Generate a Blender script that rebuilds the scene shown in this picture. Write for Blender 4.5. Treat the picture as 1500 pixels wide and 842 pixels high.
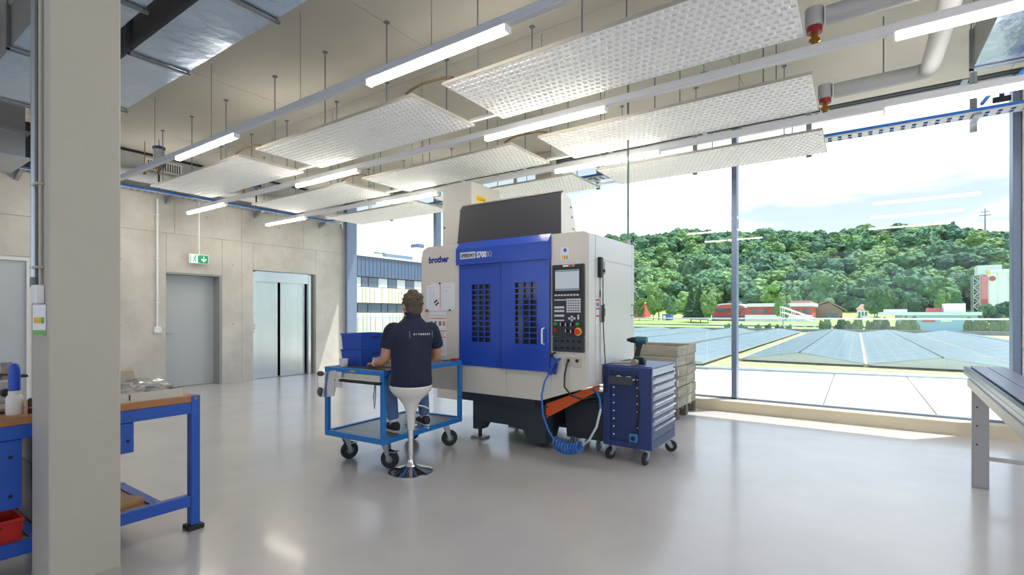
import bpy, bmesh, math, random
from mathutils import Vector, Matrix, Euler, noise

for o in list(bpy.data.objects): bpy.data.objects.remove(o)
S = bpy.context.scene
COL = S.collection
PI = math.pi
R = random.Random(7)

# ------------------------------------------------------------------ camera
cd = bpy.data.cameras.new('camera'); cam = bpy.data.objects.new('camera', cd); COL.objects.link(cam)
cd.sensor_fit = 'HORIZONTAL'; cd.sensor_width = 36.0
cd.lens = 36.0 * 734.0 / 1500.0
cd.shift_x = 0.0; cd.shift_y = 39.0 / 1500.0
cd.clip_start = 0.05; cd.clip_end = 2000
cam.location = (0, 0, 1.4)
cam.rotation_euler = (PI/2, 0, math.radians(34.528))
S.camera = cam

# ------------------------------------------------------------------ exposure
vs = S.view_settings
vs.view_transform = 'Standard'; vs.look = 'None'; vs.gamma = 1.0; vs.use_curve_mapping = False
vs.exposure = 0.57

# ------------------------------------------------------------------ world sky with thin clouds
SKY_STRENGTH = 1.7
w = bpy.data.worlds.new('sky'); S.world = w; w.use_nodes = True
nt = w.node_tree; N = nt.nodes; L = nt.links
for n in list(N): N.remove(n)
out = N.new('ShaderNodeOutputWorld'); bg = N.new('ShaderNodeBackground'); bg.inputs[1].default_value = SKY_STRENGTH
tc = N.new('ShaderNodeTexCoord'); sep = N.new('ShaderNodeSeparateXYZ'); L.new(tc.outputs['Generated'], sep.inputs[0])
# project direction onto a cloud layer
mx = N.new('ShaderNodeMath'); mx.operation = 'MAXIMUM'; L.new(sep.outputs[2], mx.inputs[0]); mx.inputs[1].default_value = 0.0
ad = N.new('ShaderNodeMath'); ad.operation = 'ADD'; L.new(mx.outputs[0], ad.inputs[0]); ad.inputs[1].default_value = 0.16
dx = N.new('ShaderNodeMath'); dx.operation = 'DIVIDE'; L.new(sep.outputs[0], dx.inputs[0]); L.new(ad.outputs[0], dx.inputs[1])
dy = N.new('ShaderNodeMath'); dy.operation = 'DIVIDE'; L.new(sep.outputs[1], dy.inputs[0]); L.new(ad.outputs[0], dy.inputs[1])
cmb = N.new('ShaderNodeCombineXYZ'); L.new(dx.outputs[0], cmb.inputs[0]); L.new(dy.outputs[0], cmb.inputs[1])
mp = N.new('ShaderNodeMapping'); mp.inputs['Scale'].default_value = (0.55, 0.95, 1); mp.inputs['Rotation'].default_value = (0, 0, 0.25); mp.inputs['Location'].default_value = (3.1, 1.35, 0)
L.new(cmb.outputs[0], mp.inputs[0])
nz = N.new('ShaderNodeTexNoise'); nz.inputs['Scale'].default_value = 1.3; nz.inputs['Detail'].default_value = 7; nz.inputs['Roughness'].default_value = 0.55
L.new(mp.outputs[0], nz.inputs[0])
cr = N.new('ShaderNodeValToRGB'); cr.color_ramp.elements[0].position = 0.44; cr.color_ramp.elements[1].position = 0.64
L.new(nz.outputs[0], cr.inputs[0])
grad = N.new('ShaderNodeValToRGB')
e = grad.color_ramp.elements
e[0].position = 0.0; e[0].color = (0.42, 0.48, 0.58, 1)
e[1].position = 0.75; e[1].color = (0.24, 0.40, 0.72, 1)
m2 = grad.color_ramp.elements.new(0.28); m2.color = (0.30, 0.355, 0.455, 1)
L.new(mx.outputs[0], grad.inputs[0])
mix = N.new('ShaderNodeMix'); mix.data_type = 'RGBA'
L.new(cr.outputs[0], mix.inputs[0]); L.new(grad.outputs[0], mix.inputs[6]); mix.inputs[7].default_value = (0.78, 0.85, 0.97, 1)
L.new(mix.outputs[2], bg.inputs[0]); L.new(bg.outputs[0], out.inputs[0])

# ------------------------------------------------------------------ sun
SUN_STRENGTH = 6.0
LAMP_EMIT = 25.0
sd = bpy.data.lights.new('sun', 'SUN'); sun = bpy.data.objects.new('sun', sd); COL.objects.link(sun)
sd.energy = SUN_STRENGTH; sd.angle = math.radians(0.6); sd.color = (1.0, 0.96, 0.9)
sun.rotation_euler = Vector((-0.32, -0.34, -1.0)).to_track_quat('-Z', 'Y').to_euler()
sun.location = (5, 15, 20)

# ================================================================== helpers
def lin(c):
    return tuple(((x/255.0)/12.92 if x/255.0 <= 0.04045 else ((x/255.0+0.055)/1.055)**2.4) for x in c)

MATS = {}
def mat(name, rgb, rough=0.5, metal=0.0, var=0.0, vscale=4.0, bump=0.0, bscale=40.0, emit=0.0, spec=0.5, rand=0.0, coat=0.0, stretch=None, detail=5.0, bdist=0.02):
    if name in MATS: return MATS[name]
    m = bpy.data.materials.new(name); m.use_nodes = True
    t = m.node_tree; b = t.nodes['Principled BSDF']
    c = lin(rgb) + (1,)
    b.inputs['Base Color'].default_value = c
    b.inputs['Roughness'].default_value = rough; b.inputs['Metallic'].default_value = metal
    b.inputs['Specular IOR Level'].default_value = spec
    if coat: b.inputs['Coat Weight'].default_value = coat; b.inputs['Coat Roughness'].default_value = 0.1
    if emit:
        b.inputs['Emission Color'].default_value = c; b.inputs['Emission Strength'].default_value = emit
    if var or bump or rand:
        tcn = t.nodes.new('ShaderNodeTexCoord'); mpn = t.nodes.new('ShaderNodeMapping')
        t.links.new(tcn.outputs['Object'], mpn.inputs[0])
        if stretch: mpn.inputs['Scale'].default_value = stretch
    if var or rand:
        n = t.nodes.new('ShaderNodeTexNoise'); n.inputs['Scale'].default_value = vscale; n.inputs['Detail'].default_value = detail; n.inputs['Roughness'].default_value = 0.6
        t.links.new(mpn.outputs[0], n.inputs[0])
        r = t.nodes.new('ShaderNodeMapRange'); r.inputs[1].default_value = 0.3; r.inputs[2].default_value = 0.7
        r.inputs[3].default_value = 1 - var; r.inputs[4].default_value = 1 + var
        t.links.new(n.outputs[0], r.inputs[0])
        last = r.outputs[0]
        if rand:
            oi = t.nodes.new('ShaderNodeObjectInfo'); r2 = t.nodes.new('ShaderNodeMapRange'); r2.inputs[3].default_value = 1 - rand; r2.inputs[4].default_value = 1 + rand
            t.links.new(oi.outputs['Random'], r2.inputs[0])
            mm = t.nodes.new('ShaderNodeMath'); mm.operation = 'MULTIPLY'; t.links.new(last, mm.inputs[0]); t.links.new(r2.outputs[0], mm.inputs[1]); last = mm.outputs[0]
        vm = t.nodes.new('ShaderNodeVectorMath'); vm.operation = 'SCALE'; vm.inputs[0].default_value = c[:3]
        t.links.new(last, vm.inputs['Scale']); t.links.new(vm.outputs[0], b.inputs['Base Color'])
    if bump:
        n2 = t.nodes.new('ShaderNodeTexNoise'); n2.inputs['Scale'].default_value = bscale; n2.inputs['Detail'].default_value = 4
        t.links.new(mpn.outputs[0], n2.inputs[0])
        bp = t.nodes.new('ShaderNodeBump'); bp.inputs['Strength'].default_value = bump; bp.inputs['Distance'].default_value = bdist
        t.links.new(n2.outputs[0], bp.inputs['Height']); t.links.new(bp.outputs[0], b.inputs['Normal'])
    MATS[name] = m
    return m

def glass_mat(name, tint=(0.96, 0.985, 0.975), ior=1.45, rough=0.0):
    m = bpy.data.materials.new(name); m.use_nodes = True; t = m.node_tree
    for n in list(t.nodes): t.nodes.remove(n)
    o = t.nodes.new('ShaderNodeOutputMaterial'); mxs = t.nodes.new('ShaderNodeMixShader')
    tr = t.nodes.new('ShaderNodeBsdfTransparent'); tr.inputs[0].default_value = tint + (1,)
    gl = t.nodes.new('ShaderNodeBsdfGlossy'); gl.inputs['Roughness'].default_value = rough
    lw = t.nodes.new('ShaderNodeLayerWeight'); lw.inputs[0].default_value = 0.5      # Schlick reflectance, the same from both sides
    pw = t.nodes.new('ShaderNodeMath'); pw.operation = 'POWER'; pw.inputs[1].default_value = 5.0; t.links.new(lw.outputs['Facing'], pw.inputs[0])
    fr = t.nodes.new('ShaderNodeMapRange'); fr.inputs[3].default_value = ((ior-1)/(ior+1))**2; fr.inputs[4].default_value = 1.0; t.links.new(pw.outputs[0], fr.inputs[0])
    t.links.new(fr.outputs[0], mxs.inputs[0]); t.links.new(tr.outputs[0], mxs.inputs[1]); t.links.new(gl.outputs[0], mxs.inputs[2])
    t.links.new(mxs.outputs[0], o.inputs[0])
    MATS[name] = m
    return m

class MB:
    """collects shapes in one bmesh; build() links it as one mesh object"""
    def __init__(s): s.bm = bmesh.new()
    def box(s, x0, x1, y0, y1, z0, z1, bev=0.0, seg=1, M=None):
        mt = Matrix.Translation(((x0+x1)/2, (y0+y1)/2, (z0+z1)/2)) @ Matrix.Diagonal((abs(x1-x0), abs(y1-y0), abs(z1-z0), 1))
        if M is not None: mt = M @ mt
        g = bmesh.ops.create_cube(s.bm, size=1.0, matrix=mt)
        if bev:
            ed = list({e for v in g['verts'] for e in v.link_edges})
            bmesh.ops.bevel(s.bm, geom=ed, offset=bev, segments=seg, affect='EDGES', profile=0.5)
        return s
    def cyl(s, p0, p1, r, n=12, r2=None, cap=True):
        p0 = Vector(p0); p1 = Vector(p1); d = p1 - p0
        mt = Matrix.Translation((p0+p1)/2) @ d.to_track_quat('Z', 'Y').to_matrix().to_4x4()
        bmesh.ops.create_cone(s.bm, cap_ends=cap, segments=n, radius1=r, radius2=r if r2 is None else r2, depth=d.length, matrix=mt)
        return s
    def ball(s, c, r, sub=2, sc=(1, 1, 1), M=None):
        mt = Matrix.Translation(c) @ (M if M is not None else Matrix()) @ Matrix.Diagonal((sc[0], sc[1], sc[2], 1))
        bmesh.ops.create_icosphere(s.bm, subdivisions=sub, radius=r, matrix=mt)
        return s
    def tube(s, pts, r, n=8, cap=True):
        pts = [Vector(p) for p in pts]
        rr = r if isinstance(r, (list, tuple)) else [r]*len(pts)
        rings = []; up = None
        for i, p in enumerate(pts):
            a = pts[max(i-1, 0)]; b = pts[min(i+1, len(pts)-1)]
            t = (b-a).normalized()
            if up is None:
                up = Vector((0, 0, 1)) if abs(t.z) < 0.9 else Vector((1, 0, 0))
            u = (up - t*up.dot(t)).normalized(); v = t.cross(u); up = u
            rings.append([s.bm.verts.new(p + (u*math.cos(2*PI*k/n) + v*math.sin(2*PI*k/n))*rr[i]) for k in range(n)])
        for a, b in zip(rings, rings[1:]):
            for k in range(n):
                s.bm.faces.new((a[k], a[(k+1) % n], b[(k+1) % n], b[k]))
        if cap:
            s.bm.faces.new(rings[0][::-1]); s.bm.faces.new(rings[-1])
        return s
    def loft(s, rings, cap=True):
        rv = [[s.bm.verts.new(p) for p in r] for r in rings]; n = len(rv[0])
        for a, b in zip(rv, rv[1:]):
            for k in range(n):
                s.bm.faces.new((a[k], a[(k+1) % n], b[(k+1) % n], b[k]))
        if cap:
            s.bm.faces.new(rv[0][::-1]); s.bm.faces.new(rv[-1])
        return s
    def lathe(s, prof, c=(0, 0, 0), n=24, cap=True, sx=1.0, sy=1.0):
        rings = [[(c[0]+r*sx*math.cos(2*PI*k/n), c[1]+r*sy*math.sin(2*PI*k/n), c[2]+z) for k in range(n)] for r, z in prof]
        return s.loft(rings, cap)
    def prism(s, poly, a0, a1, axis='y'):
        """poly: 2D points; axis: extrude axis. y -> (x,z); x -> (y,z); z -> (x,y)"""
        def P(p, a):
            return {'y': (p[0], a, p[1]), 'x': (a, p[0], p[1]), 'z': (p[0], p[1], a)}[axis]
        return s.loft([[P(p, a0) for p in poly], [P(p, a1) for p in poly]])
    def quad(s, a, b, c, d):
        s.bm.faces.new([s.bm.verts.new(p) for p in (a, b, c, d)]); return s
    def mesh(s, name, m, smooth=False, fix=True):
        if fix: bmesh.ops.recalc_face_normals(s.bm, faces=s.bm.faces)
        me = bpy.data.meshes.new(name); s.bm.to_mesh(me); s.bm.free()
        if m is not None: me.materials.append(m)
        if smooth:
            me.polygons.foreach_set('use_smooth', [True]*len(me.polygons))
            try: me.set_sharp_from_angle(angle=math.radians(35))
            except Exception: pass
        return me
    def build(s, name, m, parent=None, smooth=False, local=False):
        o = bpy.data.objects.new(name, s.mesh(name, m, smooth)); COL.objects.link(o)
        if parent is not None:
            o.parent = parent
            if not local: o.matrix_parent_inverse = WM(parent).inverted()
        return o

def pieces(name, m, parent, *boxes, bev=0.0, M=None, local=False):
    return [MB().box(*q, bev, 1, M=M).build(name, m, parent, local=local) for q in boxes]

def WM(o):
    m = Matrix.LocRotScale(o.location, o.rotation_euler, o.scale)
    return (WM(o.parent) @ o.matrix_parent_inverse @ m) if o.parent else m

def place(o, x, y, z=0.0, rz=0.0):
    o.location = (x, y, z); o.rotation_euler = (0, 0, rz); return o

def thing(name, label, cat, loc=(0, 0, 0), rz=0.0, group=None):
    o = bpy.data.objects.new(name, None); COL.objects.link(o); o.empty_display_size = 0.1
    o.location = loc; o.rotation_euler = (0, 0, rz)
    return tag(o, label, cat, group)

def tag(o, label, cat, group=None, kind=None):
    o['label'] = label; o['category'] = cat
    if group: o['group'] = group
    if kind: o['kind'] = kind
    return o

def struct(o, label=None, cat=None):
    o['kind'] = 'structure'
    if label: o['label'] = label
    if cat: o['category'] = cat
    return o

def obj(name, me, parent=None, loc=(0, 0, 0), rot=(0, 0, 0), scale=(1, 1, 1), local=False):
    o = bpy.data.objects.new(name, me); COL.objects.link(o)
    o.location = loc; o.rotation_euler = rot; o.scale = scale
    if parent is not None:
        o.parent = parent
        if not local: o.matrix_parent_inverse = WM(parent).inverted()
    return o

def copy_tree(o, parent=None):
    c = o.copy(); COL.objects.link(c)
    if parent is not None: c.parent = parent
    for ch in list(o.children): copy_tree(ch, c)
    return c

def text_mesh(s, size, m, extrude=0.001, align='LEFT', space=1.0, shear=0.0, bold=0.0):
    cu = bpy.data.curves.new('lettering', 'FONT'); cu.body = s; cu.size = size; cu.extrude = extrude
    cu.align_x = align; cu.space_character = space; cu.shear = shear; cu.offset = bold; cu.resolution_u = 3
    ob = bpy.data.objects.new('lettering', cu); COL.objects.link(ob)
    dg = bpy.context.evaluated_depsgraph_get()
    me = bpy.data.meshes.new_from_object(ob.evaluated_get(dg))
    bpy.data.objects.remove(ob); bpy.data.curves.remove(cu)
    me.materials.clear(); me.materials.append(m)
    return me

def text(s, size, m, loc, rot, parent, extrude=0.001, align='LEFT', space=1.0, shear=0.0, bold=0.0, sx=1.0, name='lettering'):
    return obj(name, text_mesh(s, size, m, extrude, align, space, shear, bold), parent, loc, rot, (sx, 1, 1))

FY = (PI/2, 0, 0)            # lettering that faces -Y
FX = (PI/2, 0, PI/2)         # lettering that faces +X

# ---- materials
concrete = mat('concrete wall', (200, 195, 187), 0.75, var=0.15, vscale=1.6, bump=0.2, bscale=25, detail=10)
ceil_m = mat('ceiling concrete', (206, 202, 192), 0.8, var=0.07, vscale=0.9, bump=0.08, bscale=18, detail=9)
joint_m = mat('joint grey', (160, 154, 143), 0.9)  # grey backing that shows in the joints, also used for tie holes
floor_m = mat('epoxy floor', (198, 195, 194), 0.25, var=0.05, vscale=1.6, bump=0.02, bscale=9, detail=8, coat=0.25)
white_paint = mat('white paint', (232, 231, 228), 0.5)
col_m = mat('column paint', (186, 180, 167), 0.6, var=0.03, vscale=2.0, bump=0.05, bscale=30)
white_metal = mat('white powder coat', (240, 240, 238), 0.55)
rail_m = mat('rail grey enamel', (205, 206, 210), 0.4)
steel = mat('galvanised steel', (170, 176, 182), 0.28, metal=0.9, var=0.12, vscale=3.0, bump=0.06, bscale=3.0)
duct_m = mat('duct metal with sky tint', (178, 194, 216), 0.2, metal=0.95, var=0.06, vscale=2.0, bump=0.8, bscale=3.0)  # bluish sky reflection put into the base colour of the undersides
duct_side = mat('duct side sheet metal', (150, 152, 154), 0.4, metal=0.8, var=0.08, vscale=2.0)
chrome = mat('chrome', (225, 225, 228), 0.06, metal=1.0)
brushed = mat('brushed stainless steel', (196, 200, 204), 0.26, metal=1.0, var=0.04, vscale=6, stretch=(1, 1, 0.05))
alu = mat('window aluminium', (120, 134, 158), 0.35, metal=0.4)
dark_metal = mat('dark metal', (48, 50, 54), 0.45, metal=0.5)
black_pl = mat('black plastic', (22, 23, 26), 0.4)
black_rub = mat('black rubber', (38, 38, 40), 0.6)
grey_pl = mat('grey plastic', (120, 124, 128), 0.45)
insul = mat('grey pipe insulation', (178, 179, 182), 0.55)
blue_tray = mat('blue cable', (38, 116, 208), 0.45)
lamp_m = mat('lamp diffuser', (255, 246, 230), 0.4, emit=LAMP_EMIT)
door_m = mat('door grey', (186, 192, 196), 0.4)
green_sign = mat('exit sign green', (20, 140, 100), 0.4, emit=0.35)
white_sign = mat('exit sign white', (245, 250, 247), 0.4, emit=0.35)
m_cream = mat('machine cream enamel', (222, 216, 204), 0.33, coat=0.2)
m_white = mat('machine white enamel', (226, 226, 224), 0.3, coat=0.3)
m_blue = mat('machine blue enamel', (34, 76, 184), 0.3, coat=0.3)
m_black = mat('machine anthracite cover', (62, 62, 66), 0.38, var=0.05, vscale=3)
m_dark = mat('machine dark base', (58, 66, 76), 0.5)
orange = mat('orange enamel', (232, 96, 32), 0.4)
bench_blue = mat('bench blue enamel', (40, 92, 190), 0.4)
cart_blue = mat('cart blue enamel', (38, 128, 204), 0.35)
tool_blue = mat('tool cabinet blue', (38, 60, 114), 0.35)
drawer_m = mat('drawer front', (150, 162, 190), 0.3, metal=0.3)
wood = mat('bench beech wood', (178, 122, 76), 0.45, var=0.15, vscale=3, stretch=(1, 0.1, 1))
ply = mat('brown board', (176, 138, 98), 0.6, var=0.1, vscale=5)
old_wood = mat('weathered wood', (158, 153, 140), 0.8, var=0.28, vscale=7, bump=0.2, bscale=30, stretch=(0.25, 0.25, 2))
pallet_dk = mat('dark pallet wood', (104, 98, 88), 0.8, var=0.25, vscale=8)
paper_m = mat('paper', (236, 236, 240), 0.7)
bin_blue = mat('bin blue plastic', (38, 84, 186), 0.35)
red_pl = mat('red plastic', (200, 44, 30), 0.4)
yellow_m = mat('yellow', (244, 196, 30), 0.5)
skin = mat('skin', (206, 150, 122), 0.5, var=0.05, vscale=8)
hair_m = mat('greying brown hair', (92, 80, 66), 0.7, var=0.35, vscale=60, bump=0.5, bscale=120, stretch=(1, 1, 0.3))
navy = mat('navy cotton', (32, 38, 62), 0.85, var=0.08, vscale=10, bump=0.1, bscale=200)
jeans = mat('blue denim', (92, 118, 156), 0.85, var=0.14, vscale=14, bump=0.15, bscale=200)
sock = mat('white cotton', (228, 228, 230), 0.9)
shoe_m = mat('dark shoe', (36, 40, 50), 0.6)
stool_w = mat('stool white plastic', (236, 232, 226), 0.25, coat=0.4)
glass = glass_mat('window glass', ior=1.32)
bal_glass = glass_mat('balustrade glass', (0.90, 0.955, 0.945))
white_rub = mat('white print', (240, 240, 242), 0.5)
black_print = mat('black print', (30, 30, 34), 0.5)
red_print = mat('red print', (206, 40, 40), 0.5)
orange_print = mat('orange print', (236, 130, 40), 0.5)
grey_print = mat('grey print', (176, 180, 190), 0.6)
navy_print = mat('blue print', (28, 52, 140), 0.4)
green_print = mat('green print', (120, 176, 90), 0.5)
knob_green = mat('green button', (40, 190, 70), 0.35)
knob_red = mat('red button', (220, 30, 30), 0.35)

# ================================================================== the room
CE = 4.10           # ceiling height
WX = -10.5          # wall with doors
GY = 7.90           # glazing plane
XR = 5.6; YN = -6.0

floor = struct(MB().box(WX-0.6, XR, YN, GY-0.2, -0.2, 0.0).build('floor', floor_m), 'pale grey polished epoxy floor', 'floor')

# ceiling: slab with shallow joints between cast fields
ceiling = struct(MB().box(WX-0.2, XR, YN, 7.68, CE+0.012, CE+0.3).build('ceiling', joint_m), 'fair-faced concrete ceiling', 'ceiling')
xs = [WX-0.2, -8.6, -6.1, -3.6, -1.1, 1.4, 3.9, XR]; ys = [YN, -3.4, -0.9, 1.6, 4.1, 6.0, 7.68]
for i in range(len(xs)-1):
    for j in range(len(ys)-1):
        MB().box(xs[i]+0.003, xs[i+1]-0.003, ys[j]+0.003, ys[j+1]-0.003, CE, CE+0.014).build('ceiling_panel', ceil_m, ceiling)

# wall with the doors: cast concrete fields around the two openings
wall_l = struct(MB().box(WX-0.9, WX-0.52, YN, 8.0, 0, CE+0.3).build('wall_left', joint_m), 'concrete wall with grey door and lift', 'wall')
def field(y0, y1, z0, z1):
    MB().box(WX-0.52, WX, y0+0.002, y1-0.002, z0+0.002 if z0 > 0 else 0, z1-0.002, 0.002).build('concrete_field', concrete, wall_l)
D1 = (4.00, 4.99, 2.18); D2 = (5.62, 7.11, 2.33); D3 = (-0.5, 2.18, 2.28)
field(YN, -3.0, 0, 2.9); field(-3.0, D3[0], 0, 2.9); field(D3[0], D3[1], D3[2], 2.9); field(D3[1], D1[0], 0, 2.9)
field(D1[0], D1[1], D1[2], 2.9); field(D1[1], 5.38, 0, 2.9); field(5.38, D2[0], 0, 2.9); field(D2[0], D2[1], D2[2], 2.9)
field(D2[1], 7.98, 0, 2.9)
for a, b in ((YN, -3.0), (-3.0, 0.2), (0.2, 2.2), (2.2, 4.14), (4.14, 5.38), (5.38, 6.78), (6.78, 7.98)): field(a, b, 2.9, CE+0.3)
for a, b in ((4.14, 2.35), (5.38, 2.35)):   # tie holes in the concrete
    pass
hm = MB()
for y, z in ((3.3, 2.35), (3.3, 1.2), (5.2, 2.4), (5.2, 1.2), (7.35, 2.6), (7.35, 1.3), (6.2, 3.3), (4.7, 3.3), (3.2, 3.3), (7.4, 3.3)):
    hm.cyl((WX-0.004, y, z), (WX+0.002, y, z), 0.016, 10)
hm.build('tie_hole', joint_m, wall_l)

# door 1
d1 = struct(thing('door_1', 'grey flush door set in concrete wall below exit sign', 'door', (WX, 4.5, 0)))
MB().box(WX-0.30, WX-0.25, D1[0], D1[1]-0.0, 0.008, D1[2]-0.002).build('door_leaf', door_m, d1)
MB().box(WX-0.26, WX+0.0, D1[1]-0.05, D1[1], 0, D1[2]).box(WX-0.26, WX-0.0, D1[0], D1[1]-0.05, D1[2]-0.03, D1[2]).build('door_frame', mat('door frame grey', (150, 152, 150), 0.5), d1)
MB().tube([(WX-0.25, 4.08, 1.03), (WX-0.19, 4.08, 1.03), (WX-0.185, 4.10, 1.03), (WX-0.185, 4.2, 1.03)], 0.011, 8).cyl((WX-0.25, 4.08, 1.03), (WX-0.24, 4.08, 1.03), 0.027, 14).build('door_handle', brushed, d1, True)
# lift
d2 = struct(thing('door_2', 'stainless steel lift doors set in concrete wall', 'lift', (WX, 6.3, 0)))
MB().box(WX-0.30, WX-0.28, D2[0], D2[1], 0.0, D2[2]).build('lift_back', dark_metal, d2)
MB().box(WX-0.27, WX-0.02, D2[0], D2[0]+0.06, 0, 2.30).box(WX-0.27, WX-0.02, 6.93, 6.99, 0, 2.30).build('lift_jamb', brushed, d2)
MB().box(WX-0.27, WX-0.03, D2[0]+0.06, 6.93, 2.10, 2.32).build('lift_header', brushed, d2)
MB().box(WX-0.24, WX-0.23, 6.20, 6.42, 2.15, 2.27).build('floor_indicator', mat('indicator blue grey', (110, 130, 170), 0.3), d2)
MB().box(WX-0.20, WX-0.17, D2[0]+0.06, 6.26, 0.01, 2.10).build('lift_door_leaf', brushed, d2)
MB().box(WX-0.16, WX-0.13, 6.30, 6.90, 0.01, 2.10).build('lift_door_leaf', brushed, d2)
MB().box(WX-0.22, WX-0.205, D2[0]+0.06, 6.93, 0.0, 0.02).build('lift_sill', steel, d2)
cp = MB().box(WX-0.02, WX-0.012, 5.635, 5.67, 1.0, 1.3).build('call_panel', white_metal, d2)
MB().cyl((WX-0.012, 5.652, 1.1), (WX-0.006, 5.652, 1.1), 0.011, 10).cyl((WX-0.012, 5.652, 1.16), (WX-0.006, 5.652, 1.16), 0.011, 10).build('call_button', dark_metal, cp)
# door 3 behind the column
d3 = struct(thing('door_3', 'wide pale grey door behind the painted column', 'door', (WX, 1, 0)))
MB().box(WX-0.12, WX-0.06, D3[0], 0.84, 0.01, D3[2]-0.06).build('door_leaf', door_m, d3)
MB().box(WX-0.12, WX-0.06, 0.85, D3[1]-0.06, 0.01, D3[2]-0.06).build('door_leaf', door_m, d3)
MB().box(WX-0.14, WX-0.02, D3[0], D3[1], D3[2]-0.06, D3[2]).box(WX-0.14, WX-0.02, D3[1]-0.06, D3[1], 0, D3[2]-0.06).build('door_frame', white_paint, d3)

# walls the camera does not look at; window openings added to let in skylight
wall_r = struct(MB().box(XR, XR+0.3, YN, 8.2, 0, 0.9).box(XR, XR+0.3, YN, 8.2, 3.6, CE+0.3).box(XR, XR+0.3, YN, YN+0.6, 0.9, 3.6).box(XR, XR+0.3, 1.0, 1.5, 0.9, 3.6).box(XR, XR+0.3, 7.4, 8.2, 0.9, 3.6).build('wall_right', white_paint), 'white wall on the right side', 'wall')
wall_n = struct(MB().box(WX-0.9, XR+0.3, YN-0.3, YN, 0, 0.5).box(WX-0.9, XR+0.3, YN-0.3, YN, 3.7, CE+0.3).box(WX-0.9, WX+0.6, YN-0.3, YN, 0.5, 3.7).box(-3, -2.4, YN-0.3, YN, 0.5, 3.7).box(XR-0.4, XR+0.3, YN-0.3, YN, 0.5, 3.7).build('wall_near', white_paint), 'unseen white wall with window openings added for skylight', 'wall')
wall_f = struct(MB().box(1.56, XR+0.3, GY-0.1, GY+0.35, 0, CE+0.3).build('wall_window_end', white_paint), 'white wall beside the glazing', 'wall')

# ---------------------------------------------------------------- glazing
curb = struct(MB().box(WX, 1.56, 7.68, GY+0.16, -0.1, 0.155, 0.006).build('trim_1', mat('kerb concrete', (204, 192, 168), 0.6, var=0.05, vscale=2)), 'low concrete kerb under the glazing', 'kerb')
win = struct(thing('window_1', 'floor to ceiling glazing looking onto the terrace', 'window', (-4.5, GY, 0.155)))
posts = [-10.40, -7.43, -4.45, -1.48, 1.49]
for p in posts:
    d = 0.30 if p < -10 else 0.17
    MB().box(p-0.035, p+0.035, GY-0.02, GY-0.02+d, 0.155, CE+0.1, 0.004).build('mullion', alu, win)
MB().box(-10.44, 1.53, GY-0.02, GY+0.05, 0.155, 0.18, 0.003).build('window_frame', alu, win)
MB().box(-10.44, 1.53, GY-0.03, GY+0.06, CE+0.02, CE+0.1, 0.003).build('window_frame', alu, win)
for a, b in zip(posts, posts[1:]):
    MB().box(a+0.036, b-0.036, GY, GY+0.012, 0.18, CE+0.02).build('pane', glass, win)
# blind slot at the ceiling edge
slot = struct(MB().box(WX, 1.56, 7.68, GY+0.02, CE+0.14, CE+0.3).build('trim_2', dark_metal), 'dark blind slot above the glazing', 'blind slot')
for k in range(3):
    MB().box(-10.4, 1.5, 7.70+k*0.055, 7.735+k*0.055, CE-0.004, CE+0.14, 0.004).build('blind_track', mat('slot profile %d' % k, [(52, 54, 62), (84, 88, 98), (44, 46, 54)][k], 0.5, metal=0.3), slot)
MB().box(-10.4, 1.5, 7.86, 7.872, CE+0.004, CE+0.022).build('edge_strip', mat('warm edge strip', (222, 196, 140), 0.5), slot)
for x in (-9.6, -8.1, -6.6, -5.1, -3.4, -1.9, -0.4, 1.0):
    MB().box(x, x+0.06, 7.69, 7.875, CE-0.01, CE+0.03).build('slot_clip', steel, slot)
# roof edge over the glazing (shades the floor)
canopy = struct(MB().box(-11.5, 8, GY+0.06, 8.58, 4.20, 4.6).box(-11.6, 8, 6.0, GY+0.07, 4.41, 4.6).build('trim_3', white_metal), 'roof edge projecting over the glazing', 'roof edge')
fin = struct(MB().box(1.53, 1.9, GY-0.08, 8.24, 0.0, 4.2).build('wall_fin', white_paint), 'white wall end beside the last mullion', 'wall')

# structural column by the glazing, behind the machine
c2 = struct(MB().box(-4.48, -4.19, 7.2, 7.42, 0, CE, 0.01).build('wall_pier', col_m), 'square concrete pier near the glazing behind the machine', 'column')

# near column with conduit, switch box, card
colo = thing('column', 'cream painted square column in the left foreground', 'column', (-3.28, 0.85, 0))
MB().box(-3.43, -3.14, 0.71, 0.99, 0.09, CE, 0.006).build('shaft', col_m, colo)
MB().loft([[(-3.445, 0.695, 0), (-3.115, 0.695, 0), (-3.115, 1.015, 0), (-3.445, 1.015, 0)], [(-3.432, 0.708, 0.03), (-3.135, 0.708, 0.03), (-3.135, 0.995, 0.03), (-3.432, 0.995, 0.03)], [(-3.432, 0.708, 0.10), (-3.138, 0.708, 0.10), (-3.138, 0.992, 0.10), (-3.432, 0.992, 0.10)]]).build('cove_base', mat('cove base grey', (168, 164, 156), 0.5), colo)
cnd = thing('conduit_pipe', 'grey steel conduit running down the left side of the column', 'conduit', (-3.30, 0.69, 1.42))
MB().cyl((-3.30, 0.692, 1.57), (-3.30, 0.692, CE), 0.014, 14).build('pipe', steel, cnd, True)
MB().cyl((-3.30, 0.692, 1.53), (-3.30, 0.692, 1.58), 0.017, 14).build('end_sleeve', grey_pl, cnd, True)
MB().cyl((-3.235, 0.70, 1.50), (-3.235, 0.70, CE), 0.007, 10).build('thin_pipe', col_m, cnd, True)
for z in (1.62, 2.02):
    MB().box(-3.325, -3.215, 0.680, 0.7095, z, z+0.012, 0.002).build('clip', col_m, cnd)
MB().box(-3.285, -3.205, 0.675, 0.7095, 1.45, 1.54, 0.004).build('switch_box', white_metal, cnd)
card = thing('info_card', 'small hanging card with yellow emblem and green edge on the column', 'card', (-3.235, 0.674, 1.30), math.radians(34))
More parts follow.
